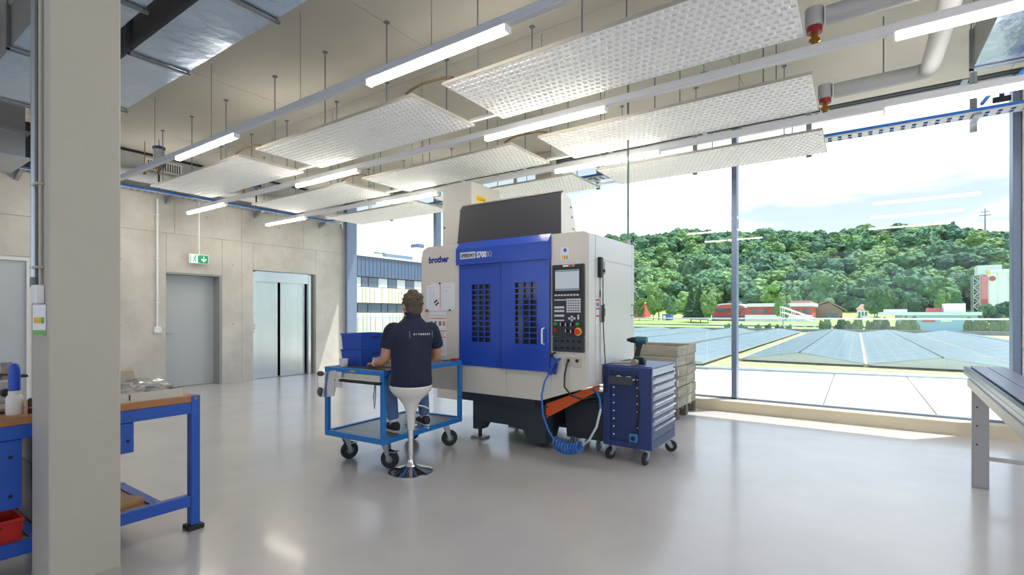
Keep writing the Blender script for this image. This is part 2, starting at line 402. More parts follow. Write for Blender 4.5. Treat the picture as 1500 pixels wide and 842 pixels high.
MB().box(0, 0.062, -0.002, 0.0, 0.0, 0.145).build('sheet', paper_m, card, local=True)
MB().box(0, 0.062, -0.0032, -0.002, 0.0, 0.024).build('green_strip', green_print, card, local=True)
for k in range(3): MB().cyl((0.014+0.017*k, -0.002, 0.062), (0.014+0.017*k, -0.0035, 0.062), 0.008, 10).box(0.007+0.017*k, 0.021+0.017*k, -0.0035, -0.002, 0.062, 0.085).build('emblem', [yellow_m, yellow_m, green_print][k], card, local=True)

# ================================================================== ceiling services
# perforated radiant panels: embossed sheet with upturned edges, copied for every panel
def panel_mesh(LX, LY):
    b = bmesh.new(); nx, ny = 46, 13
    cx, cy = LX/nx, LY/ny
    V = {}
    def v(x, y, z):
        k = (round(x, 4), round(y, 4), round(z, 4))
        if k not in V: V[k] = b.verts.new((x, y, z))
        return V[k]
    for j in range(ny):
        off = 0.5*cx if j % 2 else 0.0
        for i in range(nx if not j % 2 else nx-1):
            x0 = i*cx+off; x1 = x0+cx; y0 = j*cy; y1 = y0+cy
            o = [(x0, y0), (x1, y0), (x1, y1), (x0, y1)]
            a = [(x0+cx*.16, y0+cy*.20), (x1-cx*.16, y0+cy*.20), (x1-cx*.16, y1-cy*.14), (x0+cx*.16, y1-cy*.14)]
            c = [(x0+cx*.22, y0+cy*.34), (x1-cx*.22, y0+cy*.34), (x1-cx*.22, y1-cy*.2), (x0+cx*.22, y1-cy*.2)]
            for k in range(4):
                l = (k+1) % 4
                b.faces.new((v(*o[k], 0), v(*o[l], 0), v(*a[l], 0), v(*a[k], 0)))
                b.faces.new((v(*a[k], 0), v(*a[l], 0), v(*c[l], .010), v(*c[k], .010)))
            b.faces.new([v(*c[k], .010) for k in range(4)])
        if j % 2:
            for x0, x1 in ((0, off), (LX-off, LX)):
                b.faces.new((v(x0, j*cy, 0), v(x1, j*cy, 0), v(x1, (j+1)*cy, 0), v(x0, (j+1)*cy, 0)))
    me = bpy.data.meshes.new('sheet'); b.to_mesh(me); b.free(); me.materials.append(mat('panel white', (252, 252, 250), 0.6)); return me
PL, PW, PH = 2.56, 0.86, 3.32
sheet_me = panel_mesh(PL, PW)
rim_me = MB().box(-0.008, PL+0.008, -0.008, 0, 0.0, 0.026).box(-0.008, PL+0.008, PW, PW+0.008, 0.0, 0.026).box(-0.008, 0, 0, PW, 0.0, 0.026).box(PL, PL+0.008, 0, PW, 0.0, 0.026).box(0, PL, 0, PW, 0.018, 0.026).mesh('rim', mat('panel rim grey', (188, 184, 174), 0.5))
rod_me = MB().cyl((0, 0, 0.03), (0, 0, CE-PH), 0.006, 6).box(-0.03, 0.03, -0.012, 0.012, 0.026, 0.034).box(-0.02, 0.02, -0.02, 0.02, CE-PH-0.012, CE-PH).mesh('hanger_rod', grey_pl)
hose_me = MB().tube([(-0.10, 0, 0.05), (-0.02, 0, 0.075), (0.10, 0, 0.09), (0.22, 0, 0.085), (0.36, 0, 0.075), (0.46, 0, 0.05)], 0.011, 8).mesh('link_hose', mat('brown hose', (110, 88, 62), 0.5), True)
link_me = MB().box(-0.0, 0.38, -0.02, 0.02, 0.02, 0.045).mesh('link_bar', white_metal)
rows = [3.14, 4.67, 6.15]; colsx = [-8.76, -5.79, -2.86]
rn = ['row nearest the camera', 'middle row', 'row along the glazing']; cn = ['at the lift wall end', 'in the middle', 'at the right end']
for j, y in enumerate(rows):
    for i, x in enumerate(colsx):
        t = thing('ceiling_panel', 'white embossed radiant ceiling panel, %s, %s' % (rn[j], cn[i]), 'ceiling panel', (x, y, PH), 0, 'suspended radiant ceiling panels')
        obj('sheet', sheet_me, t, local=True); obj('rim', rim_me, t, local=True)
        for px in (0.35, PL/2, PL-0.35):
            for py in (0.02, PW-0.02): obj('hanger_rod', rod_me, t, (px, py, 0), local=True)
        if i < 2:
            obj('link_hose', hose_me, t, (PL, 0.02, 0), local=True); obj('link_bar', link_me, t, (PL+0.012, PW-0.06, 0), local=True)

# light rails
LZ = 3.20
lamp_x = [-9.93, -6.55, -3.17, 0.21, 3.59]; LLEN = 1.33
tube_me = MB().box(0, LLEN, -0.027, 0.027, 0.0, 0.040, 0.010, 2).mesh('lamp_tube', lamp_m)
cap_me = MB().box(-0.012, 0.0, -0.030, 0.030, -0.002, 0.044).mesh('lamp_end_cap', white_metal)
for j, y in enumerate((2.62, 4.14, 5.60)):
    t = thing('light_rail', 'long grey lighting rail with white tube lamps, %s' % ['nearest the camera', 'between the two nearer panel rows', 'nearest the glazing'][j], 'light rail', (-10.05, y, LZ), 0, 'lighting rails')
    MB().box(-10.05, 5.4, y-0.028, y+0.028, LZ+0.04, LZ+0.105, 0.006).build('rail', rail_m, t)
    for x in lamp_x:
        o = obj('lamp_tube', tube_me, t, (x, y, LZ)); obj('lamp_end_cap', cap_me, o, (0, 0, 0), local=True); obj('lamp_end_cap', cap_me, o, (LLEN+0.012, 0, 0), local=True)
    for x in (-9.6, -7.2, -5.75, -4.1, -2.5, -1.0, 0.8, 3.0):
        MB().cyl((x, y, LZ+0.1), (x, y, CE), 0.003, 6).box(x-0.03, x+0.03, y-0.008, y+0.008, LZ+0.1, LZ+0.118).build('suspension_wire', grey_pl, t)

# ventilation ducts
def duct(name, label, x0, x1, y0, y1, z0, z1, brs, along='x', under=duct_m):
    t = thing(name, label, 'duct', ((x0+x1)/2, (y0+y1)/2, z0))
    MB().box(x0, x1, y0, y1, z0+0.002, z1).build('duct_body', duct_side, t)
    # sheet metal underside with cross breaks between the stiffeners
    ed = sorted([(x0 if along == 'x' else y0)] + brs + [(x1 if along == 'x' else y1)])
    for a, b in zip(ed, ed[1:]):
        m = MB(); n = max(1, int((b-a)/0.36)); st = (b-a)/n
        for k in range(n):
            p0 = a+k*st; p1 = p0+st
            if along == 'x':
                c = ((p0+p1)/2, (y0+y1)/2, z0-0.006); q = [(p0, y0, z0), (p1, y0, z0), (p1, y1, z0), (p0, y1, z0)]
            else:
                c = ((x0+x1)/2, (p0+p1)/2, z0-0.006); q = [(x0, p0, z0), (x0, p1, z0), (x1, p1, z0), (x1, p0, z0)]
            for i in range(4):
                m.bm.faces.new([m.bm.verts.new(v) for v in (q[i], q[(i+1) % 4], c)])
        bmesh.ops.remove_doubles(m.bm, verts=m.bm.verts, dist=0.0005)
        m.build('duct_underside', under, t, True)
    for b in brs:
        if along == 'x': MB().box(b-0.012, b+0.012, y0-0.03, y1+0.03, z0-0.026, z0-0.008).box(b-0.012, b+0.012, y0-0.024, y0-0.003, z0-0.026, z1+0.0).box(b-0.006, b+0.006, y1+0.008, y1+0.02, z0-0.026, CE).cyl((b, y0-0.016, z1), (b, y0-0.016, CE), 0.006, 6).build('bracket', mat('bracket zinc', (120, 122, 122), 0.4, metal=0.6), t)
        else: MB().box(x0-0.03, x1+0.03, b-0.015, b+0.015, z0-0.03, z0-0.008).box(x0-0.03, x0-0.003, b-0.015, b+0.015, z0-0.03, z1).box(x1+0.003, x1+0.03, b-0.015, b+0.015, z0-0.03, z1).cyl((x0-0.016, b, z1), (x0-0.016, b, CE), 0.006, 6).cyl((x1+0.016, b, z1), (x1+0.016, b, CE), 0.006, 6).build('bracket', steel, t)
    return t
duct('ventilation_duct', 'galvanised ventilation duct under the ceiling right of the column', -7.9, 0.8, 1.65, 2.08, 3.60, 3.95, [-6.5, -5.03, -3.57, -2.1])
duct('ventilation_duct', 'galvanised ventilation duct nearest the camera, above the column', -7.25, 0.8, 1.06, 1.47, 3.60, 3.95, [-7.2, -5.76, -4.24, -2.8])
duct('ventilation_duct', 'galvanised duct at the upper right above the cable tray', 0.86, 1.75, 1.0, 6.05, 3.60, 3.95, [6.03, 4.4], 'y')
# duct and pipe along the lift wall
t = thing('wall_duct', 'pale duct with vent grille running along the lift wall', 'duct', (-9.9, 3, 3.78))
MB().box(-10.2, -9.8, -1.0, 7.2, 3.80, 4.06).build('duct_body', insul, t)
MB().box(-10.22, -9.78, -1.0, 7.2, 4.06, 4.10).build('top_strip', dark_metal, t)
g = MB().box(-9.80, -9.785, 3.42, 3.98, 3.82, 4.02, 0.004).build('vent_grille', white_paint, t)
for k in range(14): MB().box(-9.786, -9.778, 3.46+k*0.036, 3.474+k*0.036, 3.85, 3.99).build('slat', dark_metal, g)
for yy in (4.75, 6.2): MB().box(-9.80, -9.785, yy, yy+0.05, 3.80, 4.06).build('seam_strip', steel, t)
tag(MB().cyl((-9.72, -1.0, 3.68), (-9.72, 7.2, 3.68), 0.10, 20).build('round_duct', insul, None, True), 'round grey pipe under the wall duct along the lift wall', 'pipe')
# dark duct run at the far left
t = thing('corner_duct', 'dark sheet metal duct drop at the far left edge behind the column', 'duct', (-9.6, 1.6, 3.0))
MB().box(-9.5, -8.6, 1.36, 1.72, 3.35, 4.06).build('duct_drop', duct_side, t)
MB().box(-9.55, -8.55, 1.32, 1.76, 3.33, 3.36).box(-9.55, -8.55, 1.32, 1.76, 3.66, 3.69).build('flange', steel, t)
MB().box(-9.1, -9.06, 1.73, 2.2, 3.35, 3.95).build('side_plate', dark_metal, t)

# heating pipes and valves
t = thing('heating_pipe', 'grey insulated pipe elbow along the ceiling at the right', 'pipe', (0.5, 5.6, 3.5))
MB().tube([(-0.18, 5.66, 3.52), (0.42, 5.66, 3.52), (0.49, 5.64, 3.52), (0.52, 5.57, 3.52), (0.52, 1.0, 3.52)], 0.068, 18).build('pipe', insul, t, True)
MB().cyl((0.52, 3.8, 3.52), (0.52, 3.8, CE), 0.006, 6).cyl((0.2, 5.66, 3.52), (0.2, 5.66, CE), 0.006, 6).build('hanger', grey_pl, t)
t2 = thing('heating_pipe', 'grey insulated pipe above the nearest right panel end', 'pipe', (0, 4.2, 3.5))
MB().cyl((-0.18, 4.20, 3.52), (0.44, 4.20, 3.52), 0.066, 18).build('pipe', insul, t2, True)
MB().cyl((0.1, 4.2, 3.52), (0.1, 4.2, CE), 0.006, 6).build('hanger', grey_pl, t2)
brass = mat('brass', (176, 130, 60), 0.3, metal=0.9); valve_red = mat('valve red', (150, 36, 44), 0.45); valve_blue = mat('valve blue', (34, 50, 140), 0.45)
for y, lab in ((4.20, 'red collared pipe end with brass valve at the near right panel'), (5.66, 'red collared pipe end with brass valve at the middle right panel')):
    v = thing('valve', lab, 'valve', (-0.26, y, 3.36))
    MB().cyl((-0.25, y, 3.46), (-0.25, y, 3.59), 0.06, 16).build('cap', insul, v, True)
    MB().cyl((-0.25, y, 3.42), (-0.25, y, 3.46), 0.05, 16).build('collar', valve_red, v, True)
    MB().cyl((-0.25, y, 3.33), (-0.25, y, 3.43), 0.022, 10).box(-0.285, -0.215, y-0.02, y+0.02, 3.35, 3.38, 0.006).build('body', brass, v, True)
    MB().tube([(-0.25, y, 3.34), (-0.27, y, 3.31), (-0.33, y, 3.33)], 0.012, 8).build('tail_pipe', dark_metal, v, True)
for x, y, lab in ((-8.92, 3.30, 'blue capped valve with brass tap near the lift wall, first panel row'), (-8.92, 4.83, 'blue capped valve with brass tap near the lift wall, middle panel row')):
    v = thing('valve', lab, 'valve', (x, y, 3.45))
    MB().cyl((x, y, 3.72), (x, y, 3.95), 0.075, 16).build('insulation', insul, v, True)
    MB().cyl((x, y, 3.95), (x, y, 3.99), 0.085, 16).cyl((x, y, 3.68), (x, y, 3.73), 0.085, 16).build('cap', valve_blue, v, True)
    MB().cyl((x, y, 3.56), (x, y, 3.68), 0.02, 10).box(x-0.04, x+0.02, y-0.015, y+0.015, 3.60, 3.63).build('tap', brass, v, True)
    MB().cyl((x, y, 3.34), (x, y, 3.56), 0.014, 8).build('tail_pipe', dark_metal, v, True)
    MB().cyl((x, y, 3.99), (x, y, CE), 0.006, 6).cyl((x-0.25, y+0.1, 3.9), (x-0.25, y+0.1, CE), 0.006, 6).build('hanger', grey_pl, v)
    MB().cyl((x-0.25, y-0.1, 3.58), (x-0.25, y-0.1, 3.68), 0.02, 8).cyl((x-0.25, y-0.1, 3.68), (x-0.25, y-0.1, CE), 0.006, 6).build('branch_tap', brass, v, True)

# cable trays
tray_m = mat('tray zinc', (204, 208, 212), 0.4, metal=0.35)
def tray(name, label, p0, p1, along, brks, side):
    t = thing(name, label, 'cable tray', p0)
    L_ = (p1[0]-p0[0]) if along == 'x' else (p1[1]-p0[1])
    z = p0[2]; W = 0.20
    def B(a0, a1, b0, b1, z0, z1):
        m = MB()
        if along == 'x': m.box(p0[0]+a0, p0[0]+a1, p0[1]+b0, p0[1]+b1, z0, z1)
        else: m.box(p0[0]+b0, p0[0]+b1, p0[1]+a0, p0[1]+a1, z0, z1)
        return m
    B(0, L_, -0.004, 0.0, z, z+0.016).build('side_rail', tray_m, t); B(0, L_, W, W+0.004, z, z+0.06 if along == 'x' else z+0.016).build('side_rail', tray_m, t)
    n = int(L_/0.10); m = MB()
    for k in range(n):
        a = k*0.10
        if along == 'x': m.box(p0[0]+a, p0[0]+a+0.062, p0[1], p0[1]+W, z, z+0.003)
        else: m.box(p0[0], p0[0]+W, p0[1]+a, p0[1]+a+0.062, z, z+0.003)
    for bb in (0.0, W/2-0.01, W-0.02):
        if along == 'x': m.box(p0[0], p1[0], p0[1]+bb, p0[1]+bb+0.02, z, z+0.002)
        else: m.box(p0[0]+bb, p0[0]+bb+0.02, p0[1], p1[1], z, z+0.002)
    m.build('tray_bottom', tray_m, t)
    for q, (b0, rr) in enumerate(((0.025, 0.022), (0.09, 0.022), (0.175, 0.022))):
        m = MB()
        if along == 'x': m.cyl((p0[0]+0.02, p0[1]+b0, z+0.035), (p1[0], p0[1]+b0, z+0.035), rr, 10)
        else: m.cyl((p0[0]+b0, p0[1]+0.02, z+0.035), (p0[0]+b0, p1[1], z+0.035), rr, 10)
        m.build('cable', blue_tray, t, True)
    for b in brks: side(t, b, p0, z)
    return t
def wall_bracket(t, b, p0, z):
    MB().prism([(p0[0]-0.1, z-0.12), (p0[0]+0.20, z-0.03), (p0[0]+0.22, z-0.002), (p0[0]-0.1, z-0.002)], b-0.025, b+0.025, 'y').build('bracket', steel, t)
def ceil_bracket(t, b, p0, z):
    MB().box(b-0.03, b+0.03, p0[1]+0.24, p0[1]+0.27, z-0.13, CE).box(b-0.03, b+0.03, p0[1]-0.02, p0[1]+0.24, z-0.03, z-0.004).build('bracket', steel, t)
tray('cable_tray', 'wall mounted cable tray with blue cables above the doors', (WX+0.1, -1.0, 3.55), (WX+0.3, 7.4, 3.55), 'y', [0.5, 2.0, 4.0, 5.65, 7.2], wall_bracket)
tray('cable_tray', 'slotted cable tray with blue cables hung along the glazing', (-10.15, 7.12, 3.52), (1.5, 7.32, 3.52), 'x', [-9.9, -8.2, -6.6, -5.0, -3.4, -1.9, -0.5, 1.05], ceil_bracket)
t = tag(MB().tube([(1.08, 7.10, 3.60), (1.10, 6.8, 3.60), (1.17, 6.2, 3.50), (1.3, 5.2, 3.49), (1.45, 4.0, 3.48)], 0.018, 10).build('blue_cable', blue_tray, None, True), 'blue cable rising from the tray at the upper right', 'cable')
t = thing('cable_socket', 'small dark plug connector on the tray at the right', 'connector', (1.2, 7.12, 3.6))
MB().box(1.16, 1.30, 7.09, 7.12, 3.585, 3.64, 0.006).build('housing', dark_metal, t); MB().cyl((1.23, 7.105, 3.64), (1.23, 7.105, 3.68), 0.02, 10).build('plug', valve_blue, t)

# wall conduits, exit sign
t = thing('wall_conduit', 'white conduit with small switch left of the grey door', 'conduit', (WX, 3.85, 1.1))
MB().cyl((WX+0.018, 3.85, 1.16), (WX+0.018, 3.85, 3.5), 0.018, 12).build('pipe', white_metal, t, True)
MB().box(WX, WX+0.05, 3.80, 3.91, 1.06, 1.17, 0.008).build('switch', white_metal, t)
for z in (1.6, 2.4, 3.2): MB().box(WX, WX+0.04, 3.825, 3.875, z, z+0.02).build('clip', white_metal, t)
t = thing('exit_sign', 'green and white emergency exit sign with running figure and arrow', 'exit sign', (WX, 4.5, 2.36))
MB().box(WX+0.08, WX+0.115, 4.34, 4.69, 2.365, 2.545, 0.006).build('housing', white_metal, t)
MB().box(WX+0.115, WX+0.119, 4.515, 4.675, 2.38, 2.53).build('green_field', green_sign, t)
MB().box(WX+0.115, WX+0.118, 4.355, 4.513, 2.38, 2.53).build('white_field', white_sign, t)
xx = WX+0.119
ar = MB()
for poly in ([(4.588, 2.46), (4.602, 2.46), (4.602, 2.51), (4.588, 2.51)], [(4.595, 2.40), (4.645, 2.452), (4.63, 2.466), (4.595, 2.43), (4.56, 2.466), (4.545, 2.452)], [(4.588, 2.43), (4.602, 2.43), (4.602, 2.462), (4.588, 2.462)]):
    ar.prism(poly, xx, xx+0.003, 'x')
ar.build('arrow', white_sign, t)
rm = MB(); xr = xx-0.001
rm.cyl((xr, 4.445, 2.512), (xr+0.003, 4.445, 2.512), 0.013, 12)
for poly in ([(4.43, 2.495), (4.452, 2.50), (4.445, 2.455), (4.423, 2.45)], [(4.425, 2.455), (4.443, 2.452), (4.462, 2.425), (4.450, 2.39), (4.440, 2.39), (4.446, 2.422)], [(4.425, 2.455), (4.437, 2.45), (4.415, 2.415), (4.385, 2.412), (4.385, 2.422), (4.408, 2.426)], [(4.45, 2.498), (4.455, 2.488), (4.478, 2.472), (4.484, 2.48)], [(4.43, 2.495), (4.432, 2.485), (4.408, 2.47), (4.402, 2.478)]):
    rm.prism(poly, xr, xr+0.003, 'x')
rm.build('running_figure', green_sign, t)
MB().prism([(4.36, 2.385), (4.372, 2.385), (4.372, 2.525), (4.36, 2.525)], xr, xr+0.003, 'x').prism([(4.488, 2.385), (4.512, 2.385), (4.512, 2.525), (4.488, 2.525)], xr, xr+0.003, 'x').build('door_pictogram', green_sign, t)
MB().cyl((WX+0.097, 4.52, 2.545), (WX+0.097, 4.52, 3.545), 0.012, 10).build('drop_pipe', white_metal, t, True)
MB().box(WX+0.0, WX+0.08, 4.5, 4.54, 2.44, 2.48).build('wall_arm', white_metal, t)
#@@PART2
# ================================================================== machining centre
mc = thing('machining_centre', 'large cream and blue machining centre with sliding doors and control panel', 'machine', (-3.1, 4.8, 0))
Xl, Xr, Yf, Yb = -4.17, -2.05, 4.20, 5.36
ZT = 2.172
# cream body: front outline with the diagonal lower right corner
MB().prism([(Xl, 0.56), (-2.55, 0.555), (Xr, 0.72), (Xr, 2.08), (Xr, ZT-0.02), (Xr-0.03, ZT), (Xl+0.10, ZT), (Xl+0.03, ZT-0.03), (Xl, ZT-0.12)], Yf+0.02, Yb, 'y').build('housing', m_cream, mc)
# front panels
MB().prism([(Xl+0.001, 0.56), (-3.592, 0.56), (-3.592, ZT-0.002), (Xl+0.11, ZT-0.002), (Xl+0.03, ZT-0.035), (Xl+0.001, ZT-0.13)], Yf, Yf+0.02, 'y').build('front_panel', m_cream, mc)
MB().prism([(-3.588, 0.557), (-2.96, 0.556), (-2.96, 0.838), (-3.588, 0.848)], Yf, Yf+0.02, 'y').build('front_panel', m_cream, mc)
MB().prism([(-2.956, 0.556), (-2.55, 0.555), (-2.47, 0.58), (-2.43, 0.595), (-2.43, 0.838), (-2.956, 0.838)], Yf, Yf+0.02, 'y').build('front_panel', m_cream, mc)
MB().prism([(-2.427, 0.597), (Xr-0.001, 0.72), (Xr-0.001, ZT-0.02), (Xr-0.03, ZT-0.002), (-2.427, ZT-0.002)], Yf-0.004, Yf+0.02, 'y').build('control_column', m_cream, mc)
# blue hood and doors
MB().prism([(Yf+0.02, 1.93), (Yf-0.062, 1.93), (Yf-0.062, 2.10), (Yf+0.0, ZT+0.006), (Yf+0.25, ZT+0.006), (Yf+0.25, 2.1), (Yf+0.02, 2.1)], -3.588, -2.43, 'x').build('hood', m_blue, mc)
def sliding_door(x0, x1, y, wx0, wx1):
    z0, z1 = 0.845, 1.935; wz0, wz1 = 1.105, 1.715
    d = MB(); d.box(x0, wx0, y, y+0.02, z0, z1, 0.0); d.box(wx1, x1, y, y+0.02, z0, z1); d.box(wx0, wx1, y, y+0.02, wz1, z1); d.box(wx0, wx1, y, y+0.02, z0, wz0)
    o = d.build('sliding_door', m_blue, mc)
    MB().box(wx0-0.01, wx1+0.01, y+0.0305, y+0.034, wz0-0.01, wz1+0.01).build('pane', mat('dark window', (46, 46, 44), 0.18, coat=0.5), o)
    nx, nz = 3, 11
    m = MB()
    for i in range(nx-1):
        c = wx0+(i+1)*(wx1-wx0)/nx; m.box(c-0.007, c+0.007, y+0.004, y+0.012, wz0, wz1)
    for k in range(nz-1):
        c = wz0+(k+1)*(wz1-wz0)/nz; m.box(wx0, wx1, y+0.004, y+0.0119, c-0.006, c+0.006)
    m.build('window_grid', m_blue, o)
    return o
da = sliding_door(-3.585, -2.985, Yf-0.012, -3.407, -3.159)
db = sliding_door(-3.0, -2.432, Yf-0.034, -2.831, -2.575)
MB().box(-3.006, -3.0005, Yf-0.033, Yf-0.013, 0.847, 1.928).build('door_gap_shade', black_rub, mc)  # dark strip painting the shaded gap between the two doors
MB().tube([(-2.49, Yf-0.034, 1.265), (-2.49, Yf-0.075, 1.255), (-2.49, Yf-0.075, 1.12), (-2.49, Yf-0.034, 1.11)], 0.009, 8).build('handle', white_metal, db, True)
# lettering
text('brother', 0.098, navy_print, (-4.05, Yf-0.001, 1.985), FY, mc, bold=0.004, sx=0.98)
MB().box(-3.525, -3.315, Yf-0.066, Yf-0.062, 1.99, 2.062).build('name_plate', mat('plate silver', (216, 218, 222), 0.35), mc)
text('SPEEDIO', 0.05, black_print, (-3.515, Yf-0.067, 2.008), FY, mc, sx=0.98, shear=0.25, bold=0.001)
st = text('S700', 0.085, white_rub, (-3.300, Yf-0.063, 1.995), FY, mc, sx=0.78, bold=0.003)
text('X1', 0.085, mat('dim print', (170, 164, 184), 0.5), (-3.300+0.78*max(v.co.x for v in st.data.vertices)+0.006, Yf-0.063, 1.995), FY, mc, sx=0.66, bold=0.002)
# black cover on top and tall rear housing
MB().prism([(-3.885, 2.17), (-3.835, 2.60), (-3.79, 2.655), (-2.49, 2.655), (-2.49, 2.17)], 4.50, 4.505, 'y').build('column_cover', m_black, mc)
MB().prism([(4.505, 2.17), (4.505, 2.62), (4.53, 2.665), (4.70, 2.60), (4.86, 2.17)], -3.80, -2.475, 'x').build('column_housing', m_white, mc)
MB().prism([(-3.84, 2.60), (-3.79, 2.657), (-2.475, 2.657), (-2.475, 2.668), (-3.80, 2.668), (-3.85, 2.61)], 4.494, 4.53, 'y').build('cover_edge', mat('cover edge beige', (176, 170, 158), 0.5), mc)
sc = MB()
for z in (2.30, 2.42, 2.52): sc.cyl((-2.476, 4.74-(z-2.3)*0.25, z), (-2.470, 4.74-(z-2.3)*0.25, z), 0.010, 8)
sc.build('screw', dark_metal, mc)
th = MB().box(-4.57, -4.07, 5.0, 5.62, 2.0, 3.10, 0.006).build('rear_housing', mat('rear housing grey', (206, 203, 196), 0.4), mc)
lb = MB().box(-4.070, -4.067, 5.10, 5.30, 2.86, 2.95).build('yellow_label', yellow_m, th)
text('CLEAN', 0.06, black_print, (-4.0665, 5.115, 2.885), FX, lb, sx=0.9)
MB().cyl((-4.53, 4.999, 2.55), (-4.53, 4.992, 2.55), 0.012, 10).build('bolt', dark_metal, th)
MB().box(-4.57, -4.20, 4.9, 5.36, 0.3, 2.0).build('rear_frame', m_cream, mc)
# right side: panels, handle, vent
MB().box(Xr, Xr+0.012, Yf+0.16, Yf+0.24, 0.76, ZT-0.02).build('side_strip', m_white, mc)
MB().box(Xr, Xr+0.008, Yf+0.245, Yb-0.06, 1.93, ZT-0.015, 0.002).build('side_panel', m_white, mc)
sp = MB().box(Xr, Xr+0.012, Yf+0.28, Yb-0.065, 0.72, 1.915, 0.003).build('side_door', m_white, mc)
MB().tube([(Xr+0.012, Yb-0.09, 1.50), (Xr+0.045, Yb-0.09, 1.495), (Xr+0.045, Yb-0.09, 1.39), (Xr+0.012, Yb-0.09, 1.385)], 0.007, 8).build('handle', grey_pl, sp, True)
MB().tube([(Xr+0.012, Yf+0.32, 1.46), (Xr+0.035, Yf+0.32, 1.455), (Xr+0.035, Yf+0.32, 1.385), (Xr+0.012, Yf+0.32, 1.38)], 0.005, 8).build('handle', grey_pl, sp, True)
MB().box(Xr, Xr+0.010, Yb-0.055, Yb, 0.70, ZT-0.01, 0.002).build('side_strip', m_white, mc)
MB().box(Xr-0.002, Xr+0.009, Yf+0.02, Yf+0.155, 0.74, ZT-0.03).build('side_strip', m_white, mc)
ls = MB().box(Xr+0.0125, Xr+0.0135, Yf+0.165, Yf+0.235, 1.30, 1.55).build('warning_label', paper_m, mc)
MB().box(Xr+0.0136, Xr+0.0142, Yf+0.167, Yf+0.233, 1.525, 1.545).box(Xr+0.0136, Xr+0.0142, Yf+0.167, Yf+0.233, 1.445, 1.46).box(Xr+0.0136, Xr+0.0142, Yf+0.167, Yf+0.233, 1.375, 1.39).build('red_band', red_print, ls)
MB().box(Xr+0.0136, Xr+0.0142, Yf+0.175, Yf+0.195, 1.475, 1.51).box(Xr+0.0136, Xr+0.0142, Yf+0.205, Yf+0.225, 1.475, 1.51).build('pictogram', navy_print, ls)
# control panel
cp = MB().box(-2.405, -2.068, Yf-0.030, Yf-0.004, 1.19, 1.868, 0.006).build('control_panel', mat('panel dark', (44, 46, 52), 0.4), mc)
yP = Yf-0.030
MB().box(-2.382, -2.096, yP-0.006, yP, 1.598, 1.836, 0.004).build('screen_bezel', black_pl, cp)
MB().box(-2.366, -2.112, yP-0.008, yP-0.006, 1.622, 1.816).build('screen', mat('screen glow', (168, 178, 184), 0.25, emit=0.25), cp)
MB().box(-2.364, -2.114, yP-0.0085, yP-0.008, 1.800, 1.812).box(-2.364, -2.114, yP-0.0085, yP-0.008, 1.626, 1.640).build('screen_bar', mat('screen bar', (110, 124, 136), 0.3, emit=0.1), cp)
MB().box(-2.285, -2.165, yP-0.003, yP, 1.845, 1.862).build('brand_strip', white_rub, cp)
MB().box(-2.225, -2.172, yP-0.004, yP-0.003, 1.847, 1.860).build('brand_mark', red_print, cp)
key_w = mat('white keys', (222, 222, 224), 0.5)
k = MB()
for i in range(8): k.box(-2.372+i*0.033, -2.350+i*0.033, yP-0.005, yP, 1.572, 1.586)
for i in range(7): k.box(-2.375+i*0.018, -2.362+i*0.018, yP-0.004, yP, 1.528, 1.540)
for j in range(3):
    for i in range(4): k.box(-2.375+i*0.027, -2.353+i*0.027, yP-0.005, yP, 1.385+j*0.034-(0.01 if j == 0 else 0), 1.406+j*0.034-(0.01 if j == 0 else 0))
for j in range(6):
    for i in range(6): k.box(-2.246+i*0.0255, -2.226+i*0.0255, yP-0.005, yP, 1.415+j*0.0225, 1.432+j*0.0225)
k.box(-2.20, -2.18, yP-0.005, yP, 1.365, 1.385).box(-2.20, -2.18, yP-0.005, yP, 1.335, 1.355).box(-2.226, -2.206, yP-0.005, yP, 1.35, 1.37).box(-2.174, -2.154, yP-0.005, yP, 1.35, 1.37).box(-2.13, -2.115, yP-0.005, yP, 1.35, 1.395)
for i in range(4): k.box(-2.375+i*0.027, -2.353+i*0.027, yP-0.005, yP, 1.335, 1.348)
ko = k.build('key_pad', key_w, cp); ko['kind'] = 'stuff'
def knob(x, z, r, m, nm='knob', par=cp, d=0.022):
    return MB().cyl((x, yP, z), (x, yP-d, z), r, 16, r*0.85).build(nm, m, par, True)
knob(-2.36, 1.308, 0.014, knob_green, 'green_button'); knob(-2.36, 1.248, 0.014, knob_red, 'red_button'); knob(-2.128, 1.308, 0.014, knob_green, 'green_button')
for x, z in ((-2.30, 1.305), (-2.245, 1.30), (-2.19, 1.305), (-2.245, 1.245), (-2.19, 1.24)):
    kb = knob(x, z, 0.018, black_pl); MB().box(x-0.003, x+0.003, yP-0.026, yP-0.021, z-0.014, z+0.014).build('pointer', white_rub, kb)
    for a in range(6):
        pass
MB().cyl((-2.125, yP, 1.238), (-2.125, yP-0.008, 1.238), 0.038, 20).build('stop_ring', yellow_m, cp, True)
MB().cyl((-2.125, yP-0.008, 1.238), (-2.125, yP-0.035, 1.238), 0.022, 18, 0.026).build('emergency_stop', knob_red, cp, True)
lp = MB().box(-2.405, -2.068, Yf-0.026, Yf-0.004, 1.045, 1.186, 0.006).build('lower_panel', mat('lower panel dark', (52, 58, 66), 0.4), mc)
for j in range(2):
    for i in range(5):
        MB().cyl((-2.36+i*0.06, Yf-0.026, 1.082+j*0.066), (-2.36+i*0.06, Yf-0.040, 1.082+j*0.066), 0.012, 12).build('plug_cap', black_pl, lp, True)
so = MB().box(-2.285, -2.098, Yf-0.012, Yf-0.004, 0.905, 0.995, 0.003).build('socket_plate', mat('plate beige', (200, 192, 176), 0.4), mc)
for x in (-2.235, -2.145): MB().cyl((x, Yf-0.012, 0.965), (x, Yf-0.020, 0.965), 0.016, 12).build('socket', black_pl, so, True)
